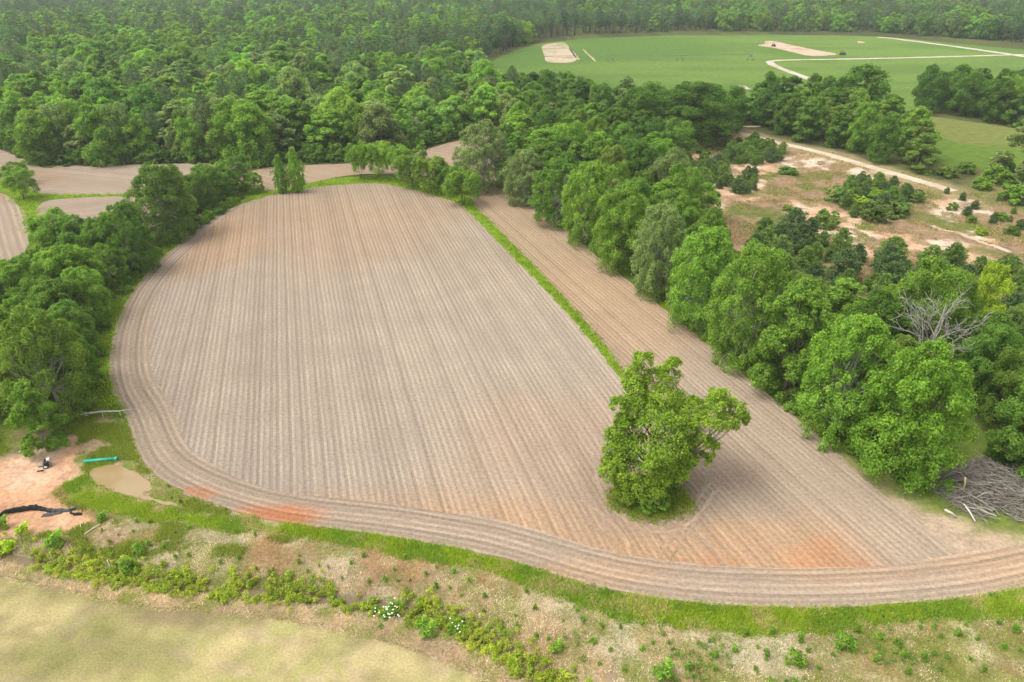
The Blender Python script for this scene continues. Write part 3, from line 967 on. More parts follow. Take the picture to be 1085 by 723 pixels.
def tree_from_lobes(name, rng, lobes, H, m, n, leaf, rel=0.42, bark=None, stems=1, limbs=True, mat=None, base=(0, 0), rt=None):
    A = np.array(lobes)
    center = np.array([A[:, 0].mean(), A[:, 1].mean(), A[:, 2].min() * .5 + A[:, 2].mean() * .5])
    C, R, O = lobes_to_clumps(lobes, m, rng, center, rel)
    V, F, lv = clump_leaves(C, R, O, n, leaf, leaf * .62, rng)
    crown = new_mesh(name + "_crown", V, F, mat or M_LEAF, {"lv": lv})
    mb = MB()
    r0 = rt or H * .018
    fork = np.array([base[0] * .3 + center[0] * .15, base[1] * .3 + center[1] * .15, H * .28])
    if stems == 1:
        limb(mb, (0, 0, -.3), fork, r0 * 1.25, r0 * .85, rng, 4, 8, .04)
        if limbs:
            for (x, y, z, r) in lobes:
                p = limb(mb, fork + rng.normal(size=3) * r0 * .3, (x, y, z), r0 * rng.uniform(.3, .55), r0 * .1, rng, 5, 5)
                for k in range(3):
                    d = rng.normal(size=3); d /= np.linalg.norm(d)
                    limb(mb, p[2 + k % 2], np.array([x, y, z]) + d * r * .85, r0 * .14, r0 * .04, rng, 3, 4)
        else:
            limb(mb, fork, (center[0], center[1], H * .8), r0 * .8, r0 * .2, rng, 3, 5)
    else:
        for s in range(stems):
            a = s * 6.28 / stems + rng.uniform(-.4, .4)
            b0 = (math.cos(a) * r0 * 1.2, math.sin(a) * r0 * 1.2, -.3)
            ls = [l for i, l in enumerate(lobes) if i % stems == s]
            fk = np.array([np.mean([l[0] for l in ls]) * .45, np.mean([l[1] for l in ls]) * .45, H * .36])
            limb(mb, b0, fk, r0 * .6, r0 * .42, rng, 4, 6, .06)
            for (x, y, z, r) in ls:
                p = limb(mb, fk, (x, y, z), r0 * .38, r0 * .08, rng, 5, 5)
                for k in range(2):
                    d = rng.normal(size=3); d /= np.linalg.norm(d)
                    limb(mb, p[2], np.array([x, y, z]) + d * r * .8, r0 * .12, r0 * .04, rng, 3, 4)
    trunk = new_mesh(name + "_trunk", mb.V, mb.F, bark or M_BARK, smooth_shade=True)
    TREES[name] = (crown, trunk, H, 2 * float(np.percentile(np.hypot(V[:, 0], V[:, 1]), 97)))
    return TREES[name]


def pine(name, seed, H, W, whorls, per, n, leaf, low=0.45, bark=None, full=False):
    rng = np.random.default_rng(seed)
    C = []; R = []; O = []
    mb = MB()
    r0 = H * .014
    lean = rng.normal(size=2) * H * .012
    mb.tube([(0, 0, -.3), (lean[0] * .3, lean[1] * .3, H * .35), (lean[0], lean[1], H * .98)], [r0 * 1.2, r0 * .85, r0 * .12], 7)
    for i in range(whorls):
        t = i / (whorls - 1)
        z = H * (low + (0.97 - low) * t)
        reach = W / 2 * (math.sin(math.pi * (.36 + .60 * t)) ** .8 + .05) * rng.uniform(.7, 1.2) if full else W / 2 * (math.sin(math.pi * (.22 + .74 * t)) ** .8) * rng.uniform(.75, 1.2)
        a0 = rng.uniform(0, 6.28)
        for k in range(per):
            a = a0 + k * 6.28 / per + rng.uniform(-.3, .3)
            rr = reach * rng.uniform(.75, 1.1)
            e = np.array([math.cos(a) * rr, math.sin(a) * rr, z + rr * (.22 if full else .1)])
            s = np.array([lean[0] * t, lean[1] * t, z - rr * .1])
            if H > 8: mb.tube([s, (s + e) / 2 + np.array([0, 0, -rr * .06]), e], [r0 * .22, r0 * .15, r0 * .05], 4)
            for f in ((.55, .95) if rr > 1.0 else (.8,)):
                C.append(s * (1 - f) + e * f); R.append(max(.28, rr * (.30 if full else .34)) * rng.uniform(.8, 1.2)); O.append(e - s)
    C = np.array(C); R = np.array(R); O = norm(np.array(O) + np.array([0, 0, .2]))
    k = len(C)
    c = np.repeat(C, n, 0); r = np.repeat(R, n); o = np.repeat(O, n, 0)
    d = norm(rng.normal(size=(k * n, 3)) + .5 * o + np.array([0, 0, .5]))
    p = c + d * (r * rng.uniform(.3, 1.05, k * n))[:, None] * np.array([1, 1, .7])
    # needles point outwards: narrow blades
    t = norm(d + rng.normal(size=d.shape) * .35)
    b = norm(np.cross(t, rng.normal(size=d.shape)))
    ln = (leaf * rng.uniform(.7, 1.3, k * n))[:, None]; wd = ln * .34
    V = np.stack([p - t * ln * .5, p + b * wd * .5, p + t * ln * .5, p - b * wd * .5], 1).reshape(-1, 3)
    F = np.arange(4 * k * n).reshape(-1, 4)
    lv = np.repeat(np.repeat(rng.uniform(.8, 1.2, k), n) * rng.uniform(.7, 1.3, k * n), 4)
    crown = new_mesh(name + "_crown", V, F, M_NEEDLE, {"lv": lv})
    trunk = new_mesh(name + "_trunk", mb.V, mb.F, bark or M_BARK, smooth_shade=True)
    TREES[name] = (crown, trunk, H, W)


# near, middle and distance versions
NEAR = []; MID = []; FAR = []
for i, (st, H, W, nl, zb) in enumerate((('round', 16, 13, 20, .04), ('round', 15, 12, 17, .06), ('tall', 17, 10, 20, .03), ('spread', 14, 13.5, 19, .10),
                                        ('round', 16, 11, 22, .0), ('tall', 16, 9, 17, .02))):
    broadleaf(f"near{i}", 100 + i, H, W, nl, 17, 92, .35, st, zb, bark=M_BARKP if i % 2 else M_BARK); NEAR.append(f"near{i}")
for i in range(3):   # feathery, many small sprays, grey limbs showing
    broadleaf(f"feather{i}", 150 + i, 15, 12, 34, 15, 62, .31, 'round', .02, rel=.34, bark=M_DEAD)
FEATHER = ["feather0", "feather1", "feather2"]
for i, (st, H, W, nl, zb) in enumerate((('round', 17, 12, 18, .02), ('tall', 18, 9.5, 18, .02), ('round', 16, 11, 16, .04), ('spread', 16, 13, 17, .08), ('tall', 17, 8, 16, .0))):
    broadleaf(f"mid{i}", 200 + i, H, W, nl, 14, 52, .54, st, zb, rel=.5, limbs=False); MID.append(f"mid{i}")
for i, (st, H, W, nl, zb) in enumerate((('round', 17, 12, 11, .04), ('tall', 18, 9.5, 11, .04), ('round', 16, 10, 10, .04), ('spread', 16, 13, 11, .1))):
    broadleaf(f"far{i}", 300 + i, H, W, nl, 9, 46, .78, st, zb, rel=.5, limbs=False); FAR.append(f"far{i}")
for i in range(2):
    broadleaf(f"vase{i}", 400 + i, 8.5, 8.5, 12, 13, 70, .31, 'spread', .30, rel=.45, stems=3, bark=M_BARK)
for i in range(3):
    broadleaf(f"shrub{i}", 450 + i, 3.2, 3.6, 13, 10, 30, .34, 'spread', .0, limbs=False)
pine("pine0", 500, 19, 7.5, 13, 5, 34, .55, .42); pine("pine1", 501, 21, 7, 14, 5, 34, .55, .5); pine("pine2", 502, 17, 6.5, 13, 5, 30, .55, .3)
pine("farpine0", 510, 20, 6.5, 8, 4, 18, 1.1, .42); pine("farpine1", 511, 22, 6, 8, 4, 18, 1.1, .5); pine("farpine2", 512, 18, 6, 9, 4, 16, 1.1, .3)
for i in range(3):
    pine(f"young{i}", 520 + i, 5.0, 3.6, 11, 7, 26, .46, .03, full=True)

TINT = {'dark': (0.0635, 0.1249, 0.0207), 'deep': (0.0867, 0.1555, 0.0254), 'mid': (0.1156, 0.1976, 0.0284), 'fresh': (0.1216, 0.2182, 0.0282), 'yellow': (0.2168, 0.2995, 0.0284),
        'grey': (0.1314, 0.1830, 0.0563), 'olive': (0.1149, 0.1713, 0.0317), 'pine': (0.0773, 0.1249, 0.0447), 'pined': (0.0551, 0.0956, 0.0381), 'ypine': (0.1103, 0.1720, 0.0402)}
HUE = {'dark': 'very dark green', 'deep': 'deep green', 'mid': 'mid green', 'fresh': 'fresh light green', 'yellow': 'bright yellow-green', 'grey': 'pale greyish green',
       'olive': 'olive green', 'pine': 'grey-green', 'pined': 'dark', 'ypine': 'mid green'}
TREE_LOG = []


def tint_of(key, jit=.12):
    t = np.array(TINT[key]) * RNG.uniform(1 - jit, 1 + jit) * RNG.uniform(1 - jit * .4, 1 + jit * .4, 3)
    return [float(v) for v in t]


def place(proto, x, y, h, w, key, name, label, cat="tree", group=None, rz=None, parts=True, z=None):
    crown, trunk, H, W = TREES[proto]
    r = empty(name, (x, y, terr1(x, y) if z is None else z), RNG.uniform(0, 6.28) if rz is None else rz, label, cat, group)
    sc = (w / W, w / W, h / H)
    c = link("crown", crown, r); t = link("trunk", trunk, r)
    c.scale = sc; t.scale = sc
    c["tint"] = tint_of(key)
    return r


def place_one(proto, x, y, h, w, key, name, label, cat, group=None):
    """a plant too small for parts: one mesh"""
    crown, trunk, H, W = TREES[proto]
    o = link(name, crown, None, (x, y, terr1(x, y)))
    o.rotation_euler = (0, 0, RNG.uniform(0, 6.28)); o.scale = (w / W, w / W, h / H)
    o["tint"] = tint_of(key)
    return tag(o, label, cat, group)


TAKEN = []


def free(x, y, r):
    return all((x - a) ** 2 + (y - b) ** 2 > (r * .5 + c * .5) ** 2 for a, b, c in TAKEN)


def at_px(bx, by, top, wpx):
    x, y = P(bx, by)
    h = float(height_from_px(x, y, top))
    return x, y, h, wpx / float(px_per_m(x, y, h * .6))


def fill(poly_px, spacing, tries=4000, world=False):
    pl = np.array(poly_px, float) if world else PP(poly_px)
    lo, hi = pl.min(0), pl.max(0)
    out = []
    c = RNG.uniform(lo, hi, (tries, 2))
    k = inside(c[:, 0], c[:, 1], pl)
    for x, y in c[k]:
        if free(x, y, spacing):
            TAKEN.append((x, y, spacing)); out.append((float(x), float(y)))
    return out


ORD = ['first', 'second', 'third', 'fourth', 'fifth', 'sixth', 'seventh', 'eighth', 'ninth', 'tenth', 'eleventh', 'twelfth', 'thirteenth', 'fourteenth', 'fifteenth', 'sixteenth',
       'seventeenth', 'eighteenth', 'nineteenth', 'twentieth']
NB = 0   # broadleaf individuals so far


def broad(x, y, h, w, key, label, group=None, protos=None, name="broadleaf_tree"):
    global NB
    NB += 1
    if protos is None:
        protos = NEAR if y < 150 else MID
    return place(random.choice(protos), x, y, h, w, key, name, label, "tree", group)


# ---- the clump standing in the field
def at_plane(px, py, yplane):
    """3-D point seen at px, py on the upright plane y = yplane"""
    dx = (px - CX) / FPX; dy = (CY - py) / FPX
    d = np.array([dx, cP + dy * sP, -sP + dy * cP])
    t = yplane / d[1]
    return np.array([d[0] * t, yplane, CAM_H + d[2] * t])


def lobe_tree(bx, by, lobes_px, key, label, seed, leaf=.31, m=16, n=70, bark=None, rt=.28):
    """tree whose crown lobes are given as photo px, py, radius px and depth offset"""
    x0, y0 = P(bx, by)
    rng = np.random.default_rng(seed)
    ls = []
    for px, py, rp, dy in lobes_px:
        q = at_plane(px, py, y0 + dy)
        ls.append((q[0] - x0, dy, q[2], rp / px_per_m(q[0], q[1], q[2])))
    H = max(l[2] + l[3] for l in ls)
    nm = f"lobed{seed}"
    tree_from_lobes(nm, rng, ls, H, m, n, leaf, .44, bark, 1, True, None, rt=rt)
    crown, trunk, _, _ = TREES[nm]
    r = empty("oak_tree", (x0, y0, 0.03), 0, label, "tree", "trees of the clump in the ploughed field")
    c = link("crown", crown, r); link("trunk", trunk, r)
    c["tint"] = [v for v in TINT[key]]
    TAKEN.append((x0, y0, 5))
    global NB
    NB += 1


TINT['oak'] = (0.150, 0.225, 0.026); TINT['oakd'] = (0.130, 0.205, 0.024)
lobe_tree(692, 500, [(682, 384, 12, 0), (676, 400, 14, 1), (671, 412, 13, -1), (694, 408, 16, 0), (712, 386, 8, 1), (668, 428, 10, 1), (708, 400, 13, 1.5), (700, 424, 17, -1.5), (714, 424, 14, 0), (688, 430, 14, 1), (678, 418, 12, 2)],
          'oak', "tall narrow oak at the back of the lone clump in the ploughed field", 901)
lobe_tree(712, 515, [(762, 424, 13, 0), (776, 436, 14, 0.5), (756, 436, 16, 1), (785, 445, 8, 0), (748, 452, 17, -1), (734, 444, 17, 0), (746, 472, 13, -1), (744, 486, 9, -.5), (728, 462, 15, 1), (770, 448, 12, -1), (736, 430, 10, 1.5)],
          'oak', "oak leaning out to the right of the lone clump over the furrows", 902, bark=M_BARKP)
lobe_tree(690, 522, [(668, 437, 15, 1), (657, 430, 10, 0), (690, 452, 22, 0), (705, 458, 20, -1), (672, 456, 18, 1), (708, 476, 19, -1.5), (688, 480, 20, -2.5), (716, 450, 16, 1), (698, 440, 16, 2), (661, 446, 9, 0), (724, 472, 13, 0), (676, 474, 14, 0), (655, 462, 13, 0), (666, 472, 15, -.5), (722, 486, 13, -.5), (700, 494, 15, -2)],
          'oakd', "broad round oak in the middle of the lone clump", 903)
lobe_tree(676, 530, [(657, 492, 15, 0), (648, 500, 11, 0), (668, 502, 16, -.5), (676, 515, 16, -1), (690, 500, 16, -1), (661, 512, 12, .3), (700, 495, 14, -.5), (646, 490, 8, 0), (704, 508, 13, -1), (664, 522, 12, -.5), (690, 518, 14, -1.5), (652, 478, 12, .5), (714, 500, 13, 0)],
          'oak', "low bushy oak at the front left of the lone clump", 904, rt=.2)
for bx, by, w, h, lb in ((690, 537, 4.4, 2.4, "low wide shrub at the front foot of the lone oak clump"), (714, 512, 3.2, 2.2, "small shrub under the leaning oak of the lone clump")):
    x, y = P(bx, by)
    place_one("shrub0", x, y, h, w, 'mid', "shrub", lb, "shrub")

# ---- front row on the right edge of the right field
ROWR = [(512, 202, 128, 64, 'grey', FEATHER), (556, 216, 158, 50, 'grey', FEATHER), (590, 238, 168, 62, 'deep', FEATHER), (622, 258, 172, 60, 'mid', FEATHER), (655, 285, 195, 66, 'mid', NEAR),
        (694, 312, 216, 66, 'grey', FEATHER), (738, 348, 240, 78, 'mid', FEATHER), (786, 386, 258, 86, 'mid', FEATHER), (830, 418, 292, 86, 'mid', NEAR), (882, 462, 332, 92, 'fresh', FEATHER),
        (946, 503, 368, 108, 'fresh', NEAR)]
NT = len(ROWR)
rl = ["pale feathery tree at the far end of the row along the right field",
      "pale bushy tree second from the far end of the row along the right field",
      "deep green feathery tree third from the far end along the right field",
      "mid green feathery tree fourth from the far end along the right field",
      "rounded leafy tree fifth from the far end along the right field",
      "pale greyish tree in the middle of the row along the right field's edge",
      "broad feathery tree fifth from the near end of the row along the right field",
      "broad mid green tree fourth from the near end of the row along the right field",
      "tall mid green tree third from the near end of the row along the right field",
      "fresh green feathery tree just behind the largest tree by the brush pile",
      "largest round light green tree, at the field corner by the brush pile"]
for i, (bx, by, tp, w, k, pr) in enumerate(ROWR):
    x, y, h, ww = at_px(bx, by, tp, w)
    TAKEN.append((x, y, ww * .62))
    broad(x, y, h, ww * .97, k, rl[i], "trees in the row along the right field", ["near0"] if i == NT - 1 else pr)
for bx, by, tp, w, k, lb in ((1082, 500, 400, 84, 'deep', "dark leafy tree behind the right end of the brush pile"),
                             (1022, 380, 280, 48, 'yellow', "bright yellow-green tree right of the bare dead tree"),
                             (918, 400, 312, 78, 'dark', "dark round tree left of the bare dead tree"),
                             (1030, 430, 345, 62, 'deep', "deep green tree right of the bare dead tree, before the yellow-green one"),
                             (970, 385, 283, 80, 'mid', "broad green tree directly behind the bare dead tree"),
                             (1064, 455, 372, 58, 'olive', "olive tree between the dead tree and the right picture edge"),
                             (742, 232, 192, 40, 'fresh', "small round light green tree beside the left end of the sandy pit"),
                             (1080, 190, 116, 60, 'grey', "tall grey-barked tree standing alone at the right edge of the meadow"),
                             (905, 130, 70, 60, 'deep', "tallest round tree at the back of the grove beyond the farm track"),
                             (662, 128, 78, 30, 'grey', "thin open-crowned tree rising above the others before the far green field")):
    x, y, h, ww = at_px(bx, by, tp, w)
    TAKEN.append((x, y, ww * .6))
    broad(x, y, h, ww * 1.05, k, lb)

# great dark oaks near the track
for bx, by, tp, w, lb in ((732, 150, 86, 88, "huge dark spreading oak beside the farm track bend"), (684, 148, 92, 70, "dark spreading oak left of the huge oak by the track"),
                          (765, 140, 92, 46, "dark oak whose crown overhangs the pale farm track")):
    x, y, h, ww = at_px(bx, by, tp, w); TAKEN.append((x, y, ww * .6))
    broad(x, y, h, ww, 'dark', lb, None, ["near3", "near0"])

# ---- small trees between the fields
for bx, by, tp, w, pr, lb in ((300, 205, 166, 20, "mid1", "left one of two slim trees standing side by side on the grass strip"),
                              (316, 204, 158, 24, "mid4", "taller right one of two slim trees on the grass strip")):
    x, y, h, ww = at_px(bx, by, tp, w); TAKEN.append((x, y, 4)); broad(x, y, h, ww * .68, 'fresh', lb, None, ["young0"])
for bx, by, tp, w, k, lb in ((383, 189, 153, 30, 'fresh', "leftmost open-crowned tree of the hedge above the main ploughed field"), (402, 188, 152, 36, 'fresh', "second open-crowned tree from the left in the hedge above the main field"),
                             (424, 192, 156, 26, 'fresh', "slim tree in the middle of the hedge above the main field"), (437, 198, 160, 38, 'mid', "bushy tree right of the middle in the hedge above the main field"),
                             (457, 203, 168, 40, 'mid', "dense low tree in the right part of the hedge above the main field"), (472, 206, 176, 24, 'deep', "small dark tree at the right part of the hedge above the main field"),
                             (491, 217, 180, 42, 'fresh', "single vase-shaped tree at the corner where the grass strip starts"),
                             (22, 196, 173, 24, 'mid', "darker rear one of two small round trees on the grass between the left fields"), (26, 211, 181, 32, 'fresh', "brighter front one of two small round trees on the grass between the left fields")):
    x, y, h, ww = at_px(bx, by, tp, w); TAKEN.append((x, y, 5)); broad(x, y, h, ww, k, lb, None, ["vase0", "vase1"])

# ---- dead trees
M_SNAG = principled('snag_wood', (0.33, 0.31, 0.29), .9, 0, .35, 2)


def snag(name, x, y, H, W, seed, label, r0=.22, z0=None, n1=13):
    rng = np.random.default_rng(seed)
    mb = MB()
    top = np.array([rng.normal() * .4, rng.normal() * .4, H * .55])
    mb.tube([(0, 0, -.3), tuple(top * .5), tuple(top), tuple(top * 1.25)], [r0 * 1.2, r0 * .9, r0 * .5, r0 * .15], 7)

    def rec(p, d, ln, r, lev):
        q = p + d * ln
        mid = (p + q) / 2 + rng.normal(size=3) * ln * .06
        mb.tube([p, mid, q], [max(r, .035), max(r * .75, .03), max(r * .5, .025)], 5 if lev < 2 else 3, cap=False)
        if lev >= 4: return
        for k in range(3 if lev < 3 else 2):
            dd = d + rng.normal(size=3) * .55 + np.array([0, 0, .12]); dd /= np.linalg.norm(dd)
            rec(mid if k == 0 else q, dd, ln * rng.uniform(.5, .75), r * .52, lev + 1)
    for k in range(n1):
        a = k * 2.4 + rng.uniform(-.3, .3)
        el = rng.uniform(.45, 1.4)
        d = np.array([math.cos(a) * math.cos(el), math.sin(a) * math.cos(el) * .8, math.sin(el)])
        st = top * rng.uniform(.55, 1.0)
        rec(st, d, W * .30 * rng.uniform(.8, 1.2), r0 * .42, 1)
    me = new_mesh(name, mb.V, mb.F, M_SNAG, smooth_shade=True)
    zmax = max(v[2] for v in mb.V)
    o = link(name, me, None, (x, y, 0)); o.scale = (1, 1, H / zmax)
    return tag(o, label, "dead tree")


x, y, h, ww = at_px(964, 432, 300, 84)
snag("dead_tree", x, y, h, ww, 5, "bare bleached dead tree with many branches among the green trees on the right", .2); TAKEN.append((x, y, 5))
x, y, h, ww = at_px(735, 140, 92, 30)
TAKEN.append((x, y, 3))

# ---- the wood on the right
WOOD_R = [(525, 196), (545, 195), (580, 213), (612, 236), (652, 268), (704, 310), (764, 360), (824, 408), (884, 452), (920, 462), (990, 440), (1050, 452), (1090, 470), (1130, 460), (1130, 400), (1085, 395), (1030, 378),
          (970, 356), (900, 336), (830, 322), (775, 304), (745, 276), (722, 244), (700, 205), (672, 178), (640, 160), (600, 140), (560, 135), (545, 145)]
NEARC = ['mid', 'mid', 'deep', 'fresh', 'deep', 'grey', 'olive', 'mid', 'fresh']
GW = {k: f"{HUE[k]} broadleaf trees inside the wood right of the ploughed fields" for k in TINT if k in HUE}
fill_r = fill(WOOD_R, 7.2, 5000)
for x, y in fill_r:
    px, py = to_px(x, y)
    k = random.choice(NEARC) if y < 160 else random.choice(NEARC + ['dark', 'deep'])
    h = RNG.uniform(9.5, 14.5) * (0.72 if px > 760 and y > 105 else 1)
    if y > 150: h = RNG.uniform(11, 16)
    pr = (NEAR + FEATHER) if y < 140 else (MID + FEATHER[:1] + NEAR[:2])
    broad(x, y, h, h * RNG.uniform(.68, .9), k, f"{HUE[k]} broadleaf tree inside the wood between right field and sandy pit", GW[k], pr)
# edge of the far green field
EDGE_F = [(528, 118), (560, 118), (600, 122), (660, 132), (700, 138), (780, 138), (778, 128), (740, 124), (680, 122), (620, 114), (560, 106), (524, 104)]
for x, y in fill(EDGE_F, 8.5, 2500):
    k = random.choice(['dark', 'deep', 'dark', 'mid', 'deep'])
    h = RNG.uniform(11, 16)
    broad(x, y, h, h * RNG.uniform(.7, .95), k, f"{HUE[k]} tree in the belt on the near side of the far green field", f"{HUE[k]} trees in the belt before the far green field", MID)
EDGE_F2 = [(560, 140), (620, 160), (690, 175), (720, 172), (700, 150), (650, 140), (600, 128), (560, 122)]
for x, y in fill(EDGE_F2, 8.0, 1500):
    k = random.choice(['dark', 'deep', 'mid', 'deep', 'fresh'])
    h = RNG.uniform(10, 15)
    broad(x, y, h, h * RNG.uniform(.75, .95), k, f"{HUE[k]} tree in the thick wood left of the huge dark oaks", f"{HUE[k]} trees in the wood left of the dark oaks", MID)
GROVE = [(797, 133), (830, 147), (880, 158), (930, 172), (980, 184), (975, 165), (950, 150), (935, 132), (905, 122), (860, 120), (815, 120), (795, 124)]
gp = fill(GROVE, 8.0, 2500)
for x, y in gp:
    k = random.choice(['dark', 'deep', 'dark', 'mid', 'olive', 'deep'])
    h = RNG.uniform(12, 18)
    broad(x, y, h, h * RNG.uniform(.6, .85), k, f"{HUE[k]} tree in the grove between the pale farm track and the green field", f"{HUE[k]} trees in the grove beyond the pale farm track", MID)
GROVE2 = [(975, 119), (1000, 121), (1040, 128), (1085, 136), (1160, 145), (1160, 122), (1085, 112), (1010, 108), (975, 108)]
for x, y in fill(GROVE2, 8.5, 2500):
    k = random.choice(['dark', 'deep', 'dark', 'mid', 'deep'])
    h = RNG.uniform(14, 19)
    broad(x, y, h, h * RNG.uniform(.6, .85), k, f"{HUE[k]} tree in the belt behind the meadow at the right picture edge", f"{HUE[k]} trees in the belt behind the right meadow", MID)

# ---- the hedgerow on the left
HEDGE = [(40, 476), (72, 455), (88, 425), (90, 400), (90, 370), (96, 345), (116, 310), (144, 281), (174, 254), (206, 230), (238, 212), (255, 203), (246, 200), (222, 213), (180, 225), (150, 262), (105, 275),
         (72, 280), (50, 292), (25, 320), (-40, 380), (-80, 440), (-20, 455), (20, 440)]
for bx, by, tp, w, k, pr, lb in ((184, 252, 173, 70, 'deep', "feather0", "large round tree dominating the far half of the left hedgerow"), (240, 209, 171, 32, 'mid', "near4", "round dense tree at the far end of the left hedgerow"),
                                 (270, 204, 182, 22, 'mid', "near1", "low bush-like tree past the far end of the left hedgerow"), (52, 478, 404, 52, 'fresh', "near5", "light green leafy young tree in front of the left hedgerow beside the red clay"),
                                 (66, 440, 330, 92, 'mid', "feather1", "broad feathery tree with grey limbs at the near end of the left hedgerow"), (20, 430, 325, 90, 'mid', "feather2", "feathery tree at the left picture edge in the near hedgerow"),
                                 (146, 288, 214, 54, 'deep', "feather2", "deep green tree in the middle of the left hedgerow by the field edge")):
    x, y, h, ww = at_px(bx, by, tp, w); TAKEN.append((x, y, ww * .6)); broad(x, y, h, ww * .98, k, lb, None, [pr])
for x, y in fill(HEDGE, 5.6, 3500):
    px, py = to_px(x, y)
    k = random.choice(['mid', 'mid', 'deep', 'fresh', 'deep', 'mid'])
    h = RNG.uniform(8.5, 13)
    if px < 60: h *= .92
    broad(x, y, h, h * RNG.uniform(.75, .95), k, f"{HUE[k]} tree in the dense hedgerow left of the main ploughed field", f"{HUE[k]} trees in the left hedgerow", FEATHER + NEAR[:5])

print("BROADLEAF before forest", NB)

# ---- shrubs along the wood edges
SHR = []
for ln, sp, n0 in ((PP([(520, 196), (560, 209), (600, 239), (650, 279), (700, 321), (760, 370), (820, 419), (880, 468), (930, 510), (985, 520)]), 3.2, "low shrub at the foot of the wood edging the right field"),
                   (PP([(265, 207), (225, 236), (190, 258), (160, 284), (132, 314), (112, 350), (104, 400), (100, 425)]), 3.4, "low shrub between the left hedgerow and the main field")):
    for x, y in resample(ln, sp, False):
        if random.random() < .8:
            x += RNG.uniform(-1, 1) + (1.5 if n0.startswith("low shrub at") else -1.5); y += RNG.uniform(-1, 1)
            k = random.choice(['deep', 'mid', 'mid', 'fresh', 'grey'])
            place_one(random.choice(["shrub0", "shrub1", "shrub2"]), x, y, RNG.uniform(1.3, 3.0), RNG.uniform(2.0, 3.8), k, "shrub", n0, "shrub", n0.replace("low shrub", "low shrubs"))
for bx, by, w, h, k in ((965, 165, 24, 2.5, 'deep'), (968, 212, 22, 3.2, 'ypine'), (1003, 187, 22, 3, 'olive'), (1022, 183, 20, 3, 'mid'), (1040, 200, 22, 3, 'mid'), (1055, 195, 30, 5, 'mid'), (1075, 215, 34, 5, 'mid'),
                        (1062, 182, 24, 3.5, 'deep'), (890, 210, 30, 4, 'ypine'), (905, 215, 30, 3, 'yellow'), (930, 210, 34, 3, 'fresh'), (920, 222, 26, 3, 'yellow'), (875, 238, 26, 4, 'ypine'),
                        (925, 232, 30, 5, 'ypine'), (950, 226, 26, 4, 'ypine'), (835, 182, 22, 2, 'deep'), (1040, 246, 14, 1.6, 'yellow'), (1072, 246, 16, 2, 'deep'), (690, 170, 26, 3, 'deep'), (720, 168, 30, 3, 'deep'), (745, 160, 18, 2, 'deep'),
                        (835, 222, 12, 1.6, 'fresh'), (1010, 218, 12, 2, 'mid'), (1030, 232, 12, 1.8, 'mid'), (1060, 230, 14, 2, 'mid')):
    x, y = P(bx, by)
    place_one(random.choice(["shrub0", "shrub1", "shrub2"]), x, y, h, max(1.6, w / float(px_per_m(x, y, 2))), k, "shrub", f"{HUE[k]} shrub on the scrub around the sandy pit and farm track", "shrub", f"{HUE[k]} shrubs around the sandy pit")

for q, (bx, by) in enumerate(resample(np.array([(0, 153), (40, 174), (100, 177), (150, 174), (220, 172), (275, 177), (300, 174), (345, 172), (400, 170), (438, 161), (480, 148), (525, 140)], float), 6.5, False)):
    X, Y = P(bx + RNG.uniform(-2, 2), by - RNG.uniform(0, 3))
    k = random.choice(['deep', 'mid', 'dark', 'deep', 'fresh'])
    place_one(random.choice(["shrub0", "shrub1", "shrub2"]), X, Y, RNG.uniform(2, 6), RNG.uniform(3.5, 7), k, "shrub", f"{HUE[k]} shrub at the foot of the forest behind the far ploughed fields", "shrub", f"{HUE[k]} shrubs along the forest's front")
# ---- young pines on the sandy ground
YP = []
for poly, sp, n0 in (([(775, 156), (800, 152), (830, 160), (826, 168), (800, 172), (772, 172)], 3.0, 4.6), ([(735, 175), (768, 170), (775, 195), (740, 200), (730, 190)], 3.0, 4.4), ([(700, 182), (722, 172), (735, 190), (730, 205), (705, 205)], 3.2, 5.0),
                     ([(775, 190), (800, 185), (800, 200), (780, 204)], 3.0, 3.6), ([(890, 205), (925, 190), (960, 205), (960, 225), (900, 230)], 3.6, 4.0),
                     ([(770, 285), (840, 312), (920, 328), (1000, 350), (1085, 380), (1085, 285), (1020, 275), (960, 282), (900, 262), (850, 245), (800, 245)], 4.0, 5.5),
                     ([(1000, 205), (1085, 215), (1085, 250), (1040, 235)], 5.5, 2.8)):
    for x, y in fill(poly, sp, 700): YP.append((x, y, n0))
for x, y, h0 in YP:
    h = h0 * RNG.uniform(.6, 1.25)
    px, py = to_px(x, y)
    where = "by the far end of the sandy pit" if py < 208 else ("on the scrub between the sandy pit and the wood" if px < 1200 else "")
    k = random.choice(['ypine', 'pine', 'ypine', 'ypine', 'pine'])
    r = place(random.choice(["young0", "young1", "young2"]), x, y, h, h * RNG.uniform(.65, .95), k, "young_pine", f"bushy {'mid green' if k == 'ypine' else 'grey-green'} young pine {where}", "young pine",
              f"{HUE[k]} young pines {where}")
print("YOUNG", len(YP))

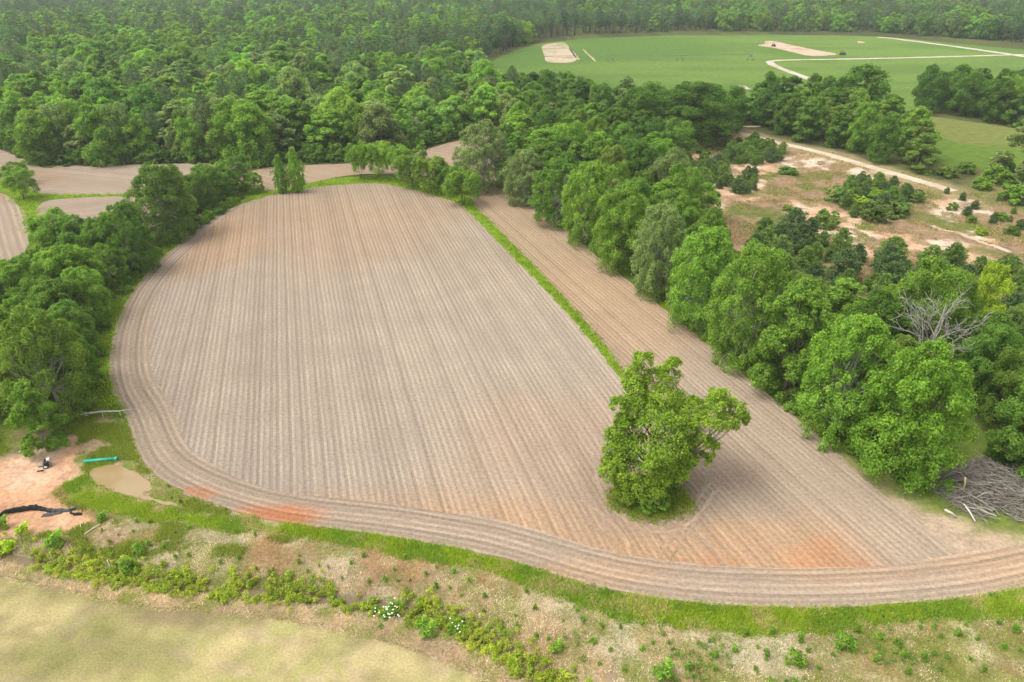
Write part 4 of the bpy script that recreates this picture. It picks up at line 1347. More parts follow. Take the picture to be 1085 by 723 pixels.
# ---- the forest
FRONT = [(-80, 148), (0, 152), (40, 173), (100, 176), (150, 173), (220, 171), (275, 176), (300, 173), (345, 171), (400, 169), (438, 160), (480, 147), (525, 139), (545, 133), (548, 122), (526, 112), (513, 92), (505, 74), (520, 62), (545, 51), (575, 41), (640, 36), (720, 33.5), (800, 33.5),
         (930, 34.5), (1000, 40), (1085, 46)]
fp = PP(FRONT)
FOREST = np.concatenate([fp, np.array([[900, 620], [1600, 900], [1600, 1750], [-1600, 1750], [-1300, 500], [-420, 262]])])
s = 8.6
gx, gy = np.meshgrid(np.arange(-1600, 1600, s), np.arange(225, 1700, s * .87))
gx = gx + (np.arange(gx.shape[0]) % 2)[:, None] * s / 2
x = (gx + RNG.uniform(-.38, .38, gx.shape) * s).ravel(); y = (gy + RNG.uniform(-.38, .38, gx.shape) * s).ravel()
k = inside(x, y, FOREST) & (np.abs(x) < .80 * y + 70)
x, y = x[k], y[k]
keep = RNG.uniform(0, 1, len(x)) < np.where(y > 700, .72, .92)
x, y = x[keep], y[keep]
stand = fbm(x, y * .8, 130, 201, 3)
pprob = np.where(y < 330, .10, np.where(y < 520, .28, .45)) + .8 * sstep(.52, .60, stand) * (y > 300)
ispine = RNG.uniform(0, 1, len(x)) < pprob
hh = 14.5 + 5 * (fbm(x, y, 60, 203) - .5) * 2 + RNG.normal(0, 2.8, len(x))
huen = fbm(x, y, 70, 205, 3) + RNG.normal(0, .15, len(x))
order = np.argsort(y - 0)
nb_left = 300 - NB
np_left = 70
FB = []; FPN = []
for i in order:
    px, py = to_px(x[i], y[i])
    vis = -30 < px < 1115
    if ispine[i]:
        if vis and np_left > 0:
            np_left -= 1
            place(random.choice(["pine0", "pine1", "pine2"]), x[i], y[i], hh[i] * 1.08 + 1, RNG.uniform(5.5, 8), 'pine', "pine_tree", "tall grey-green pine among the broadleaf trees of the forest beyond the ploughed fields", "pine tree",
                  "pines in the front of the forest beyond the fields")
        else:
            FPN.append(i)
    else:
        if vis and nb_left > 0:
            nb_left -= 1
            kk = ['deep', 'mid', 'fresh', 'mid', 'fresh', 'grey'][int(np.clip((huen[i] - .25) / .42 * 6, 0, 5))]
            broad(x[i], y[i], hh[i], hh[i] * RNG.uniform(.62, .92), kk, f"{HUE[kk]} broadleaf tree at the front of the forest beyond the ploughed fields", f"{HUE[kk]} trees at the front of the forest", MID)
        else:
            FB.append(i)
FB = np.array(FB); FPN = np.array(FPN)
print("FOREST", len(FB), len(FPN))


def forest_stuff(name, idx, protos, pal, label, wr, hs=1.0):
    n = len(idx)
    X, Y = x[idx], y[idx]
    H0 = np.array([TREES[p][2] for p in protos]); W0 = np.array([TREES[p][3] for p in protos])
    which = RNG.integers(0, len(protos), n)
    h = np.clip(hh[idx], 8, 24) * hs
    w = h * RNG.uniform(*wr, n)
    sc = np.c_[w / W0[which], w / W0[which], h / H0[which]]
    cols = np.array([TINT[p] for p in pal])
    kk = np.clip((huen[idx] - .25) / .5 * len(pal), 0, len(pal) - 1.001)
    a = kk.astype(int); f = (kk - a)[:, None]
    col = cols[a] * (1 - f) + cols[np.minimum(a + 1, len(pal) - 1)] * f
    col = col * RNG.uniform(.78, 1.3, (n, 1)) * RNG.uniform(.92, 1.1, (n, 3)) * np.where(Y < 450, 1.12, 1.0)[:, None]
    me = bpy.data.meshes.new(name)
    me.vertices.add(n)
    me.vertices.foreach_set("co", np.c_[X, Y, np.zeros(n)].astype(np.float32).ravel())
    at = me.attributes.new("isc", 'FLOAT_VECTOR', 'POINT'); at.data.foreach_set("vector", sc.astype(np.float32).ravel())
    at = me.attributes.new("irot", 'FLOAT_VECTOR', 'POINT'); at.data.foreach_set("vector", np.c_[np.zeros(n), np.zeros(n), RNG.uniform(0, 6.28, n)].astype(np.float32).ravel())
    at = me.attributes.new("iidx", 'INT', 'POINT'); at.data.foreach_set("value", which.astype(np.int32))
    at = me.attributes.new("tint", 'FLOAT_COLOR', 'POINT'); at.data.foreach_set("color", np.c_[col, np.ones(n)].astype(np.float32).ravel())
    me.update()
    o = link(name, me)
    # the last individual trees of the forest lend their crowns and trunks
    ng = bpy.data.node_groups.new(name, 'GeometryNodeTree')
    ng.interface.new_socket("Geometry", in_out='INPUT', socket_type='NodeSocketGeometry')
    ng.interface.new_socket("Geometry", in_out='OUTPUT', socket_type='NodeSocketGeometry')
    gi = ng.nodes.new("NodeGroupInput"); go = ng.nodes.new("NodeGroupOutput")
    iop = ng.nodes.new("GeometryNodeInstanceOnPoints")
    iop.inputs["Pick Instance"].default_value = True
    g2i = ng.nodes.new("GeometryNodeGeometryToInstance")

    def attr(nm, dt):
        nd = ng.nodes.new("GeometryNodeInputNamedAttribute"); nd.data_type = dt; nd.inputs["Name"].default_value = nm
        return nd.outputs["Attribute"]
    for p in reversed(protos):
        j = ng.nodes.new("GeometryNodeJoinGeometry")
        for part in lend[p]:
            oi = ng.nodes.new("GeometryNodeObjectInfo"); oi.transform_space = 'ORIGINAL'
            oi.inputs["Object"].default_value = part; oi.inputs["As Instance"].default_value = False
            ng.links.new(oi.outputs["Geometry"], j.inputs[0])
        ng.links.new(j.outputs[0], g2i.inputs[0])
    ng.links.new(gi.outputs[0], iop.inputs["Points"]); ng.links.new(g2i.outputs[0], iop.inputs["Instance"])
    ng.links.new(attr("iidx", 'INT'), iop.inputs["Instance Index"])
    ng.links.new(attr("isc", 'FLOAT_VECTOR'), iop.inputs["Scale"])
    e2r = ng.nodes.new("FunctionNodeEulerToRotation"); ng.links.new(attr("irot", 'FLOAT_VECTOR'), e2r.inputs[0])
    ng.links.new(e2r.outputs[0], iop.inputs["Rotation"])
    ng.links.new(iop.outputs[0], go.inputs[0])
    md = o.modifiers.new("scatter", 'NODES'); md.node_group = ng
    tag(o, label, "forest", None, "stuff")
    return o


# individual trees at the back of the visible forest that use the distance meshes
lend = {}


def lender(p, i, pinek):
    key = 'pine' if pinek else 'mid'
    kk = random.choice(['deep', 'mid'])
    X, Y = float(x[i]), float(y[i])
    lab = "tall grey-green pine deep in the forest beyond the ploughed fields" if pinek else f"{HUE[kk]} broadleaf tree deep in the forest beyond the ploughed fields"
    r = place(p, X, Y, hh[i], hh[i] * (.36 if pinek else .65), key if pinek else kk, "pine_tree" if pinek else "broadleaf_tree", lab, "pine tree" if pinek else "tree",
              "pines deep in the forest" if pinek else f"{HUE[kk]} trees deep in the forest")
    lend[p] = list(r.children)
    return r


# split by distance so that nearer forest keeps fuller crowns
fbn = FB[y[FB] < 420]; fbf = FB[y[FB] >= 420]
MIDP = ["mid0", "mid1", "mid2", "mid4"]
used = set()
for p in MIDP:
    lend[p] = [c for o in list(SC.objects) if o.name.startswith("broadleaf_tree") and len(o.children) == 2 for c in o.children if False]
# crowns and trunks already standing somewhere in the scene
for o in SC.objects:
    if o.name.startswith(("crown", "trunk")) and o.parent:
        base = o.data.name.split("_")[0]
        if base in MIDP + ["pine0", "pine1", "pine2"]:
            d = lend.setdefault(base, [])
            kind = o.data.name.split("_")[1].split(".")[0]
            if not any(q.data.name == o.data.name for q in d): d.append(o)
for q, p in enumerate(FAR): lender(p, fbf[5 + q * 3], False)
for q, p in enumerate(["farpine0", "farpine1", "farpine2"]): lender(p, FPN[150 + q * 5], True)
drop = set(int(fbf[5 + q * 3]) for q in range(len(FAR))) | set(int(FPN[150 + q * 5]) for q in range(3))
fbf = np.array([i for i in fbf if int(i) not in drop]); FPN = np.array([i for i in FPN if int(i) not in drop])
PAL_B = ['dark', 'deep', 'mid', 'fresh', 'mid', 'deep', 'mid', 'fresh', 'mid', 'fresh', 'grey']
print('LONG', [(o.name, o['label']) for o in SC.objects if 'label' in o and not 4 <= len(o['label'].split()) <= 16])
forest_stuff("forest_trees", fbn, MIDP, PAL_B, "green broadleaf forest behind the ploughed fields, one mass of crowns", (.66, .95))
forest_stuff("distant_forest", fbf, FAR, ['dark', 'deep', 'mid', 'deep', 'mid', 'fresh', 'mid'], "far broadleaf forest spreading to the top of the picture", (.7, .98))
pn = FPN[y[FPN] < 420]; pf = FPN[y[FPN] >= 420]
forest_stuff("pine_wood", pn, ["pine0", "pine1", "pine2"], ['pined', 'pine', 'pine'], "grey-green pines scattered through the nearer forest", (.34, .46), 1.1)
forest_stuff("distant_pine_wood", pf, ["farpine0", "farpine1", "farpine2"], ['pined', 'pine', 'pine'], "dark stands of pine in the far forest", (.33, .44), 1.1)
#PART3


# ------------------------------------------------------------------ grasses
def blades(px, py, h, wd, per, lean, cols, seed, spread=.25, lift=0.0, flat=0.0):
    """tufts at points; cols one colour per tuft"""
    rng = np.random.default_rng(seed)
    n = len(px) * per
    bx = np.repeat(px, per) + rng.normal(0, spread, n); by = np.repeat(py, per) + rng.normal(0, spread, n)
    bz = terr(bx, by) + lift
    hh_ = np.repeat(h, per) * rng.uniform(.6, 1.3, n)
    a = rng.uniform(0, 6.28, n)
    ln = lean * hh_ * rng.uniform(.3, 1.4, n)
    tip = np.stack([bx + np.cos(a) * ln, by + np.sin(a) * ln, bz + hh_ * (1 - flat * rng.uniform(.4, 1, n))], 1)
    b2 = rng.uniform(0, 6.28, n)
    w = wd * rng.uniform(.7, 1.4, n)
    d = np.stack([np.cos(b2) * w, np.sin(b2) * w, 0 * w], 1)
    base = np.stack([bx, by, bz], 1)
    V = np.stack([base - d, base + d, tip], 1).reshape(-1, 3)
    F = np.arange(3 * n).reshape(n, 3)
    c = np.repeat(cols, per, 0) * rng.uniform(.75, 1.3, (n, 1))
    return V, F, np.repeat(c, 3, 0)


def merge(parts):
    V = []; F = []; C = []; o = 0
    for v, f, c in parts:
        V.append(v); F.append(f + o); C.append(c); o += len(v)
    return np.concatenate(V), np.concatenate(F), np.concatenate(C)


def stuff(name, parts, label, cat):
    V, F, C = merge(parts)
    o = link(name, new_mesh(name, V, F, M_GRASS, {"Col": C}))
    return tag(o, label, cat, None, "stuff")


def mixcol(n, a, b, seed=0):
    t = np.random.default_rng(seed).uniform(0, 1, (n, 1))
    return np.array(a) * (1 - t) + np.array(b) * t


rg = np.random.default_rng(77)
cx = rg.uniform(-75, 75, 260000); cy = rg.uniform(36, 82, 260000)
fp_px, fp_py = to_px(cx, cy)
vis = (fp_px > -60) & (fp_px < 1150) & (fp_py < 745)
cx, cy = cx[vis], cy[vis]
inner = np.maximum(np.maximum(sdf(cx, cy, FIELD_A), sdf(cx, cy, FIELD_B)), 0.6 - seg_dist(cx, cy, HEAD_OUT))
outm = sdf(cx, cy, MOWN); dd = seg_dist(cx, cy, DITCH); pud = sdf(cx, cy, PUDDLE); cl = sdf(cx, cy, CLAY); vg = sdf(cx, cy, VERGE)
fld = np.maximum(sdf(cx, cy, FIELD_A), sdf(cx, cy, FIELD_B)) > -.2
head_in = np.zeros(len(cx), bool)
_ho = resample(HEAD_OUT, 2, False)
_poly = np.concatenate([_ho, P(1200, 400) * np.ones((1, 2)), P(400, 200) * np.ones((1, 2))])
head_in = inside(cx, cy, _poly)
okg = (~fld) & (~head_in) & (outm < -.1) & (pud < -.2) & (cl < -.3 + 1.0 * (fbm(cx, cy, 2, 301) - .5))
n1 = fbm(cx, cy, 4, 302); n2 = fbm(cx, cy, 2.2, 303); n3 = fbm(cx, cy, 9, 304)

# grass at the foot of the clump
ix, iy = P(690, 531)
gxx = ix + rg.normal(0, 3.0, 1500); gyy = iy + rg.normal(0, 2.0, 1500) + .3
ki = np.hypot((gxx - ix) / 5.6, (gyy - iy) / 4.2) < 1
stuff("clump_grass", [blades(gxx[ki], gyy[ki], np.full(ki.sum(), .5), .06, 6, .6, mixcol(ki.sum(), (0.11, 0.17, 0.015), (0.19, 0.23, 0.03), 7), 16, spread=.3, lift=.03)], "bright grass under the lone oak clump in the field", "grass")
# grass of the strips between the fields
sp_ = []
for ln, w_, dens in (([(505, 222), (560, 280), (600, 322), (630, 358), (668, 402)], 1.5, 22), ([(262, 206), (300, 204), (340, 195), (400, 190), (440, 197), (480, 209), (503, 220)], 2.6, 26), ([(0, 191), (22, 206), (45, 208), (100, 207.5), (262, 206)], 1.3, 14),
                     ([(22, 208), (34, 225), (38, 245), (60, 262)], 2.2, 20), ([(300, 204), (240, 220), (205, 243), (175, 268), (150, 293), (130, 323), (117, 360), (112, 395), (118, 420), (132, 445)], 1.6, 26)):
    c_ = resample(PP(ln), .35, False); c_ = np.repeat(c_, dens // 4, 0) + rg.normal(0, w_ * .62, (len(c_) * (dens // 4), 2))
    infl = np.maximum(sdf(c_[:, 0], c_[:, 1], FIELD_A), sdf(c_[:, 0], c_[:, 1], FIELD_B)); c_ = c_[infl < .35]
    cc_ = mixcol(len(c_), (0.12, 0.20, 0.015), (0.20, 0.27, 0.03), 17) * (.7 + .6 * fbm(c_[:, 0], c_[:, 1], 2.5, 361))[:, None]
    sp_.append(blades(c_[:, 0], c_[:, 1], .2 + .4 * fbm(c_[:, 0], c_[:, 1], 2, 362), .08, 4, .6, cc_, 18, lift=.04))
stuff("strip_grass", sp_, "bright grass of the narrow strips between the ploughed fields", "grass")
# bright verge
k = okg & (vg > -.1 + 2.6 * (n1 - .5)) & ((cx > -28) | (n2 > .47))
xv, yv = cx[k], cy[k]
vc = mixcol(len(xv), (0.15, 0.22, 0.015), (0.23, 0.29, 0.03), 1)
va = fbm(xv, yv, 2.6, 331, 4); vb = fbm(xv, yv, 5, 332, 4)
vc = vc * (.78 + .5 * va)[:, None]
m_ = vb > .57; vc[m_] = vc[m_] * np.array([.78, .88, 1.1])
m_ = (va > .62) & (rg.uniform(0, 1, len(xv)) < .6); vc[m_] = mixcol(m_.sum(), (0.25, 0.22, 0.09), (0.36, 0.31, 0.16), 10)
vp = [blades(xv, yv, .18 + .30 * va, .045, 6, .6, vc, 11)]
# grassy bank to the left below the hedgerow and by the puddle
k2 = okg & (cx < -18) & (cy > 56) & (vg < -.3) & (n1 > .53)
vp.append(blades(cx[k2], cy[k2], np.full(k2.sum(), .35), .05, 5, .5, mixcol(k2.sum(), (0.12, 0.18, 0.018), (0.20, 0.22, 0.04), 2), 12))
stuff("verge_grass", vp, "bright green grass edging the ploughed headland", "grass")

# dry grass of the rough ground
rough = okg & (vg < .2) & (cy < 72)
k = rough & (rg.uniform(0, 1, len(cx)) < .75) & (dd > .7)
xs_, ys_ = cx[k], cy[k]
right = sstep(0, 35, xs_)
c1 = mixcol(len(xs_), (0.32, 0.265, 0.165), (0.50, 0.45, 0.345), 3)
gsel = (n2[k] + .16 * right + rg.normal(0, .10, len(xs_)) > .56)
c1[gsel] = mixcol(gsel.sum(), (0.11, 0.17, 0.025), (0.23, 0.25, 0.06), 4)
br = (n3[k] > .56) & ~gsel
c1[br] = mixcol(br.sum(), (0.24, 0.16, 0.08), (0.33, 0.24, 0.13), 5)
stuff("dry_grass", [blades(xs_, ys_, .09 + .12 * n1[k], .032, 4, .9, c1, 13)], "dry straw-coloured grass mixed with green on the rough ground", "grass")

# tufts on the sandy pit and the scrub round it
sx = rg.uniform(20, 260, 90000); sy = rg.uniform(95, 290, 90000)
ok = (sdf(sx, sy, SANDPIT) > -6) & (fbm(sx, sy, 8, 321) + .5 * (fbm(sx, sy, 2, 322) - .5) > .50) & (seg_dist(sx, sy, PP(ROADS[0][1])) > 3) & (col_pit(sx, sy)[:, 0] < .34)
sx, sy = sx[ok], sy[ok]
cs = mixcol(len(sx), (0.20, 0.15, 0.075), (0.33, 0.25, 0.15), 8)
g_ = fbm(sx, sy, 6, 323) + rg.normal(0, .08, len(sx)) > .54
cs[g_] = mixcol(g_.sum(), (0.11, 0.14, 0.03), (0.21, 0.21, 0.05), 9)
stuff("scrub_grass", [blades(sx, sy, .3 + .5 * fbm(sx, sy, 5, 324), .10, 4, .6, cs, 15, spread=.4)], "brown and green scrub grass growing over the sandy pit", "grass")

# thatch flattened beside the mown field
k = okg & (outm > -2.2 + 2.6 * (n1 - .5)) & (dd > .9) & (cy < 60)
tcol = mixcol(k.sum(), (0.25, 0.19, 0.11), (0.40, 0.335, 0.235), 6) * (.7 + .6 * fbm(cx[k], cy[k], 2.2, 341, 4))[:, None]
tg = (fbm(cx[k], cy[k], 1.8, 342) + rg.normal(0, .1, k.sum())) > .60
tcol[tg] = mixcol(tg.sum(), (0.13, 0.17, 0.03), (0.22, 0.23, 0.06), 11)
st = [blades(cx[k], cy[k], np.full(k.sum(), .28), .04, 6, 2.2, tcol, 14, flat=.4)]
stuff("flattened_straw", st, "brown flattened straw lying along the mown field's edge", "straw")


# weeds of the ditch
def leafy(px, py, R, Hh, n, leaf, ca, cb, seed):
    rng = np.random.default_rng(seed)
    k = len(px)
    C = np.stack([px, py, terr(px, py) + Hh * .5], 1)
    V, F, lv = clump_leaves(C, R, np.tile([0, 0, 1.0], (k, 1)), n, leaf, leaf * .5, rng, .6, .3, 1.0)
    cc = np.repeat(mixcol(k, ca, cb, seed) * (.75 + .7 * fbm(px, py, 3, 351, 3))[:, None] * np.where(fbm(px, py, 2, 352) > .56, 1, 0)[:, None] + mixcol(k, ca, cb, seed) * np.array([.95, .97, 1.1]) * np.where(fbm(px, py, 2, 352) > .56, 0, 1)[:, None], n * 4, 0) * lv[:, None]
    return np.stack([V[:, 0], V[:, 1], V[:, 2]], 1), F, cc


dl = resample(DITCH, .55, False); dl = dl[(dl[:, 1] > 33)]
q = np.concatenate([dl + rg.normal(0, 1.0, dl.shape) * np.array([.6, .55]) + np.array([0, s_]) for s_ in (1.2, .8, .4, -.5, -.8, -1.1, 1.5, .6, -.6)])
dpx, dpy = to_px(q[:, 0], q[:, 1])
gap = (fbm(q[:, 0], q[:, 1], 4, 311) + .16 * (dpx > 440) - .10 * ((dpx > 330) & (dpx < 425)) > .365) & (seg_dist(q[:, 0], q[:, 1], DITCH) > .25 * ((dpx > 320) & (dpx < 430))) & (dpx > -50) & (dpx < 700) & (sdf(q[:, 0], q[:, 1], MOWN) < -.8) & ~((dpx < 35) & (rg.uniform(0, 1, len(q)) < .8))
q = q[gap]
sel = rg.uniform(0, 1, len(q)) < .42
ditch_parts = [leafy(q[sel, 0], q[sel, 1], rg.uniform(.3, .62, sel.sum()), rg.uniform(.4, .95, sel.sum()), 62, .24, (0.13, 0.20, 0.018), (0.22, 0.26, 0.03), 21),
               leafy(q[~sel, 0], q[~sel, 1], rg.uniform(.25, .5, (~sel).sum()), rg.uniform(.5, .9, (~sel).sum()), 46, .2, (0.17, 0.22, 0.025), (0.27, 0.28, 0.04), 22)]
stuff("ditch_weeds", ditch_parts, "lush green weeds and rushes filling the ditch beside the mown field", "weeds")

# green ground cover on the right part of the verge
kk = okg & (vg < .8) & (cx > 5) & (cy < 72) & (n1 + .2 * (fbm(cx, cy, 1.5, 312) - .5) > .56) & (rg.uniform(0, 1, len(cx)) < .055)
stuff("ground_cover", [leafy(cx[kk], cy[kk], rg.uniform(.2, .5, kk.sum()), np.full(kk.sum(), .25), 30, .2, (0.075, 0.145, 0.03), (0.16, 0.22, 0.035), 23)], "dark green leafy ground cover below the headland", "ground cover")

# single upright weeds one can count
crown_w, trunk_w, Hw, Ww = None, None, 1.0, .8
rngw = np.random.default_rng(5)
WEED = []
for i in range(3):
    C = np.stack([rngw.normal(0, .16, 12), rngw.normal(0, .16, 12), np.linspace(.15, .9, 12)], 1)
    V, F, lv = clump_leaves(C, np.full(12, .22), np.tile([0, 0, 1.0], (12, 1)), 26, .2, .09, rngw, .3, .1, 1)
    me = new_mesh("weed", V, F, M_LEAF, {"lv": lv}); WEED.append(me)
cand = np.where(rough & (vg < -.6) & (dd > 2.2) & (outm < -3.5) & (fp_px[vis] > 5) & (fp_px[vis] < 1080) & (fp_py[vis] < 718))[0]
rg.shuffle(cand)
cnt = 0; wt = []
for i in cand:
    if cnt >= 110: break
    if any((cx[i] - a) ** 2 + (cy[i] - b) ** 2 < 1.2 for a, b in wt): continue
    wt.append((cx[i], cy[i])); cnt += 1
    o = link("weed_plant", random.choice(WEED), None, (cx[i], cy[i], terr1(cx[i], cy[i])))
    s_ = rg.uniform(.4, .95) * (1.15 if cx[i] > 15 else .8)
    o.scale = (s_, s_, s_ * rg.uniform(.8, 1.2)); o.rotation_euler = (0, 0, rg.uniform(0, 6.28))
    kx = 'fresh' if random.random() < .35 else 'mid'
    o["tint"] = [v * 1.0 for v in tint_of(kx)]
    side = "left" if cx[i] < 0 else "right"
    tag(o, f"small {'light' if kx == 'fresh' else 'darker'} green upright weed on the rough grass, {side} half", "weed", f"{'light' if kx == 'fresh' else 'darker'} green weeds on the {side} rough grass")
# larger weeds one can single out
for bx, by, s_, kx, lb in ((110, 553, 1.6, 'fresh', "upright weed standing alone right of the black silt fence end"), (10, 580, 2.0, 'yellow', "round yellow-green bush by the muddy wash at the left edge"),
                           (3, 560, 2.2, 'fresh', "tall weed clump at the left edge below the silt fence"), (26, 566, 2.0, 'yellow', "yellow-green bush just below the black silt fence"),
                           (60, 578, 2.6, 'fresh', "big fresh green bush on the upper ditch bank, left end"), (136, 602, 2.4, 'mid', "dark leafy bush right of the pale stake in the ditch"),
                           (150, 588, 1.8, 'mid', "tall weed sticking up behind the ditch bush near the stake"), (455, 673, 2.2, 'mid', "leafy green plant on the brown straw near the mown field's end"),
                           (447, 662, 1.6, 'fresh', "small leafy plant left of the white-flowered pair on the straw"), (898, 690, 2.2, 'fresh', "bright round weed in the rough grass at the lower right"),
                           (844, 708, 2.2, 'mid', "dark weed at the bottom of the picture, right of centre"), (590, 690, 1.6, 'fresh', "light green weed at the right side of the ditch bottom"), (703, 720, 2.4, 'mid', "weed at the bottom edge right of the ditch")):
    X, Y = P(bx, by)
    o = link("bush", random.choice(WEED), None, (X, Y, terr1(X, Y))); o.scale = (s_, s_, s_ * .72); o["tint"] = tint_of(kx)
    tag(o, lb, "bush")

M_WHITE = principled("white_petals", (0.82, 0.82, 0.80), .6)
M_STEM = principled("leaf_green", (0.09, 0.19, 0.025), .7, 0, .3, 6)
for bx, by, w, nfl, lb in ((411, 648, 2.6, 26, "bushy plant with many white blooms beside the ditch"), (484, 664, 1.7, 8, "smaller plant with a few white blooms right of the larger flowering bush")):
    X, Y = P(bx, by)
    r = empty("flowering_bush", (X, Y, terr1(X, Y)), 0, lb, "bush")
    rngf = np.random.default_rng(bx)
    C = np.stack([rngf.normal(0, w * .26, 34), rngf.normal(0, w * .26, 34), rngf.uniform(.2, .8, 34)], 1)
    V, F, lv = clump_leaves(C, np.full(34, .3), np.tile([0, 0, 1.0], (34, 1)), 30, .24, .13, rngf, .3, .2, 1)
    f = link("foliage", new_mesh("foliage", V, F, M_LEAF, {"lv": lv}), r); f["tint"] = [0.10, 0.205, 0.02]
    mb = MB()
    for q_ in range(nfl):
        a, b = rngf.normal(0, w * .27, 2)
        zc = rngf.uniform(.85, 1.2)
        for p_ in range(5):
            an = p_ * 1.2566
            i0 = len(mb.V)
            mb.V += [(a, b, zc), (a + .07 * math.cos(an - .45), b + .07 * math.sin(an - .45), zc + .03), (a + .11 * math.cos(an), b + .11 * math.sin(an), zc + .05), (a + .07 * math.cos(an + .45), b + .07 * math.sin(an + .45), zc + .03)]
            mb.F.append((i0, i0 + 1, i0 + 2, i0 + 3))
    mb.build("flowers", M_WHITE, r, smooth_shade=False)

# ------------------------------------------------------------------ brush pile
M_LOGS = [principled("log_grey", (0.29, 0.265, 0.235), .9, 0, .4, 2), principled("log_brown", (0.19, 0.155, 0.12), .9, 0, .4, 2), principled("log_pale", (0.33, 0.30, 0.265), .9, 0, .3, 2)]
M_LOGW = principled("log_stripped", (0.62, 0.58, 0.53), .8, 0, .15, 2); M_LOGY = principled("log_yellow", (0.62, 0.60, 0.26), .8, 0, .15, 2)
LOG_ME = []
rl_ = np.random.default_rng(31)
for i in range(9):
    mb = MB()
    n = 6
    pts = [(t_ - .5, rl_.normal(0, .035), rl_.normal(0, .035)) for t_ in np.linspace(0, 1, n)]
    r0 = rl_.uniform(.011, .027)
    mb.tube(pts, [r0 * (1 - .5 * j / (n - 1)) for j in range(n)], 7)
    for b in range(5):   # stubs of branches
        j = rl_.integers(1, n - 1)
        e = np.array(pts[j]) + np.array([rl_.normal(.1, .06), rl_.normal(0, .11), rl_.normal(0, .09)])
        mb.tube([pts[j], e], [r0 * .4, r0 * .15], 4)
    LOG_ME.append([new_mesh("log", mb.V, mb.F, m_, smooth_shade=True) for m_ in M_LOGS])
pile = PP([(985, 503), (1005, 494), (1040, 491), (1075, 500), (1130, 512), (1130, 558), (1080, 556), (1055, 540), (1035, 552), (1010, 540), (990, 522)])
plo, phi = pile.min(0), pile.max(0)
cnt = 0
PILE_H = 2.4
while cnt < 280:
    X, Y = rl_.uniform(plo, phi)
    s0 = float(sdf(np.array([X]), np.array([Y]), pile)[0])
    if s0 < .1: continue
    cnt += 1
    hmax = min(PILE_H, .35 + .75 * s0)
    Z = rl_.uniform(.12, 1) ** .6 * hmax
    ln = rl_.uniform(1.8, 5.5)
    c_ = 2 if rl_.uniform() < .22 else (1 if rl_.uniform() < .4 else 0)
    o = link("log", LOG_ME[rl_.integers(0, 9)][c_], None, (X, Y, Z))
    o.scale = (ln, ln * .8, ln * .8) if ln < 4 else (ln, 3.6, 3.6)
    o.rotation_euler = (rl_.uniform(0, 6.28), rl_.normal(0, .22), rl_.normal(2.75, .55))
    tag(o, f"weathered {['grey', 'dark brown', 'pale grey'][c_]} branch in the brush pile at the wood's edge", "log", f"{['grey', 'dark brown', 'pale grey'][c_]} branches in the brush pile")
mb = MB()
for i in range(2600):
    X, Y = rl_.uniform(plo, phi)
    s0 = float(sdf(np.array([X]), np.array([Y]), pile)[0])
    if s0 < 0: continue
    Z = rl_.uniform(.05, 1) * min(PILE_H + .2, .3 + .75 * s0)
    a, e, ln = rl_.normal(2.75, .9), rl_.normal(0, .35), rl_.uniform(.8, 3.0)
    d = np.array([math.cos(a) * math.cos(e), math.sin(a) * math.cos(e), math.sin(e)]) * ln / 2
    c_ = np.array([X, Y, max(Z, abs(d[2]) + .02)])
    mb.tube([c_ - d, c_ + rl_.normal(0, .12, 3), c_ + d], [.032, .026, .012], 3, cap=False)
o = mb.build("brushwood", M_LOGS[0]); tag(o, "tangle of thin twigs filling the brush pile", "brushwood", None, "stuff")
# stripped pale timbers lying on the pile
for (ax, ay, bx, by, m_, r_, lb) in ((1022, 533, 1034, 551, M_LOGW, .10, "white stripped log leaning down the front of the brush pile"), (1002, 539, 1014, 546, M_LOGW, .13, "short white log at the front left foot of the brush pile"),
                                     (1019, 515, 1018.5, 527, M_LOGY, .12, "yellowish peeled post standing up from the brush pile"), (1006, 514, 1012, 524, M_LOGW, .09, "pale stick at the left of the brush pile"),
                                     (1063, 518, 1077, 527, M_LOGW, .11, "pale grey log near the right picture edge on the brush pile"), (1072, 512, 1090, 508, M_LOGW, .12, "pale trunk at the top right of the brush pile")):
    a = P(ax, ay, 1.3); b = P(bx, by, .5)
    mb = MB(); A = (a[0], a[1], 1.45 if lb.startswith(("yell", "pale")) else 1.1); B = (b[0], b[1], 1.0 if lb.startswith("pale") else .25)
    if lb.startswith("yell"): A = (a[0], a[1] , 2.7); B = (a[0] + .1, a[1] - .4, 1.0)
    mb.tube([A, ((A[0] + B[0]) / 2 + .06, (A[1] + B[1]) / 2, (A[2] + B[2]) / 2 + .05), B], [r_, r_ * .95, r_ * .8], 8)
    o = mb.build("log", m_); tag(o, lb, "log")

# fallen trunk and loose sticks
mb = MB()
pts = [P(74, 447), P(90, 443.5), P(110, 442), P(128, 441), P(141, 438)]
zz = [.5, .85, 1.0, .9, .75]
mb.tube([(p[0], p[1], z_) for p, z_ in zip(pts, zz)], [.20, .17, .14, .10, .06], 8)
for i_, (dx_, dy_, dz_) in ((1, (.3, .5, -.85)), (2, (.2, -.4, -1.0)), (3, (.8, .9, -.2)), (3, (.3, -.3, -.9))):
    p = pts[i_]; mb.tube([(p[0], p[1], zz[i_]), (p[0] + dx_, p[1] + dy_, max(.02, zz[i_] + dz_))], [.06, .03], 5)
tag(mb.build("fallen_trunk", principled("grey_trunk", (0.50, 0.46, 0.42), .9, 0, .25, 2)), "bleached fallen tree trunk propped across the grass from the hedgerow to the field", "fallen trunk")
M_STICK = principled("pale_stick", (0.58, 0.53, 0.47), .9, 0, .2, 3)
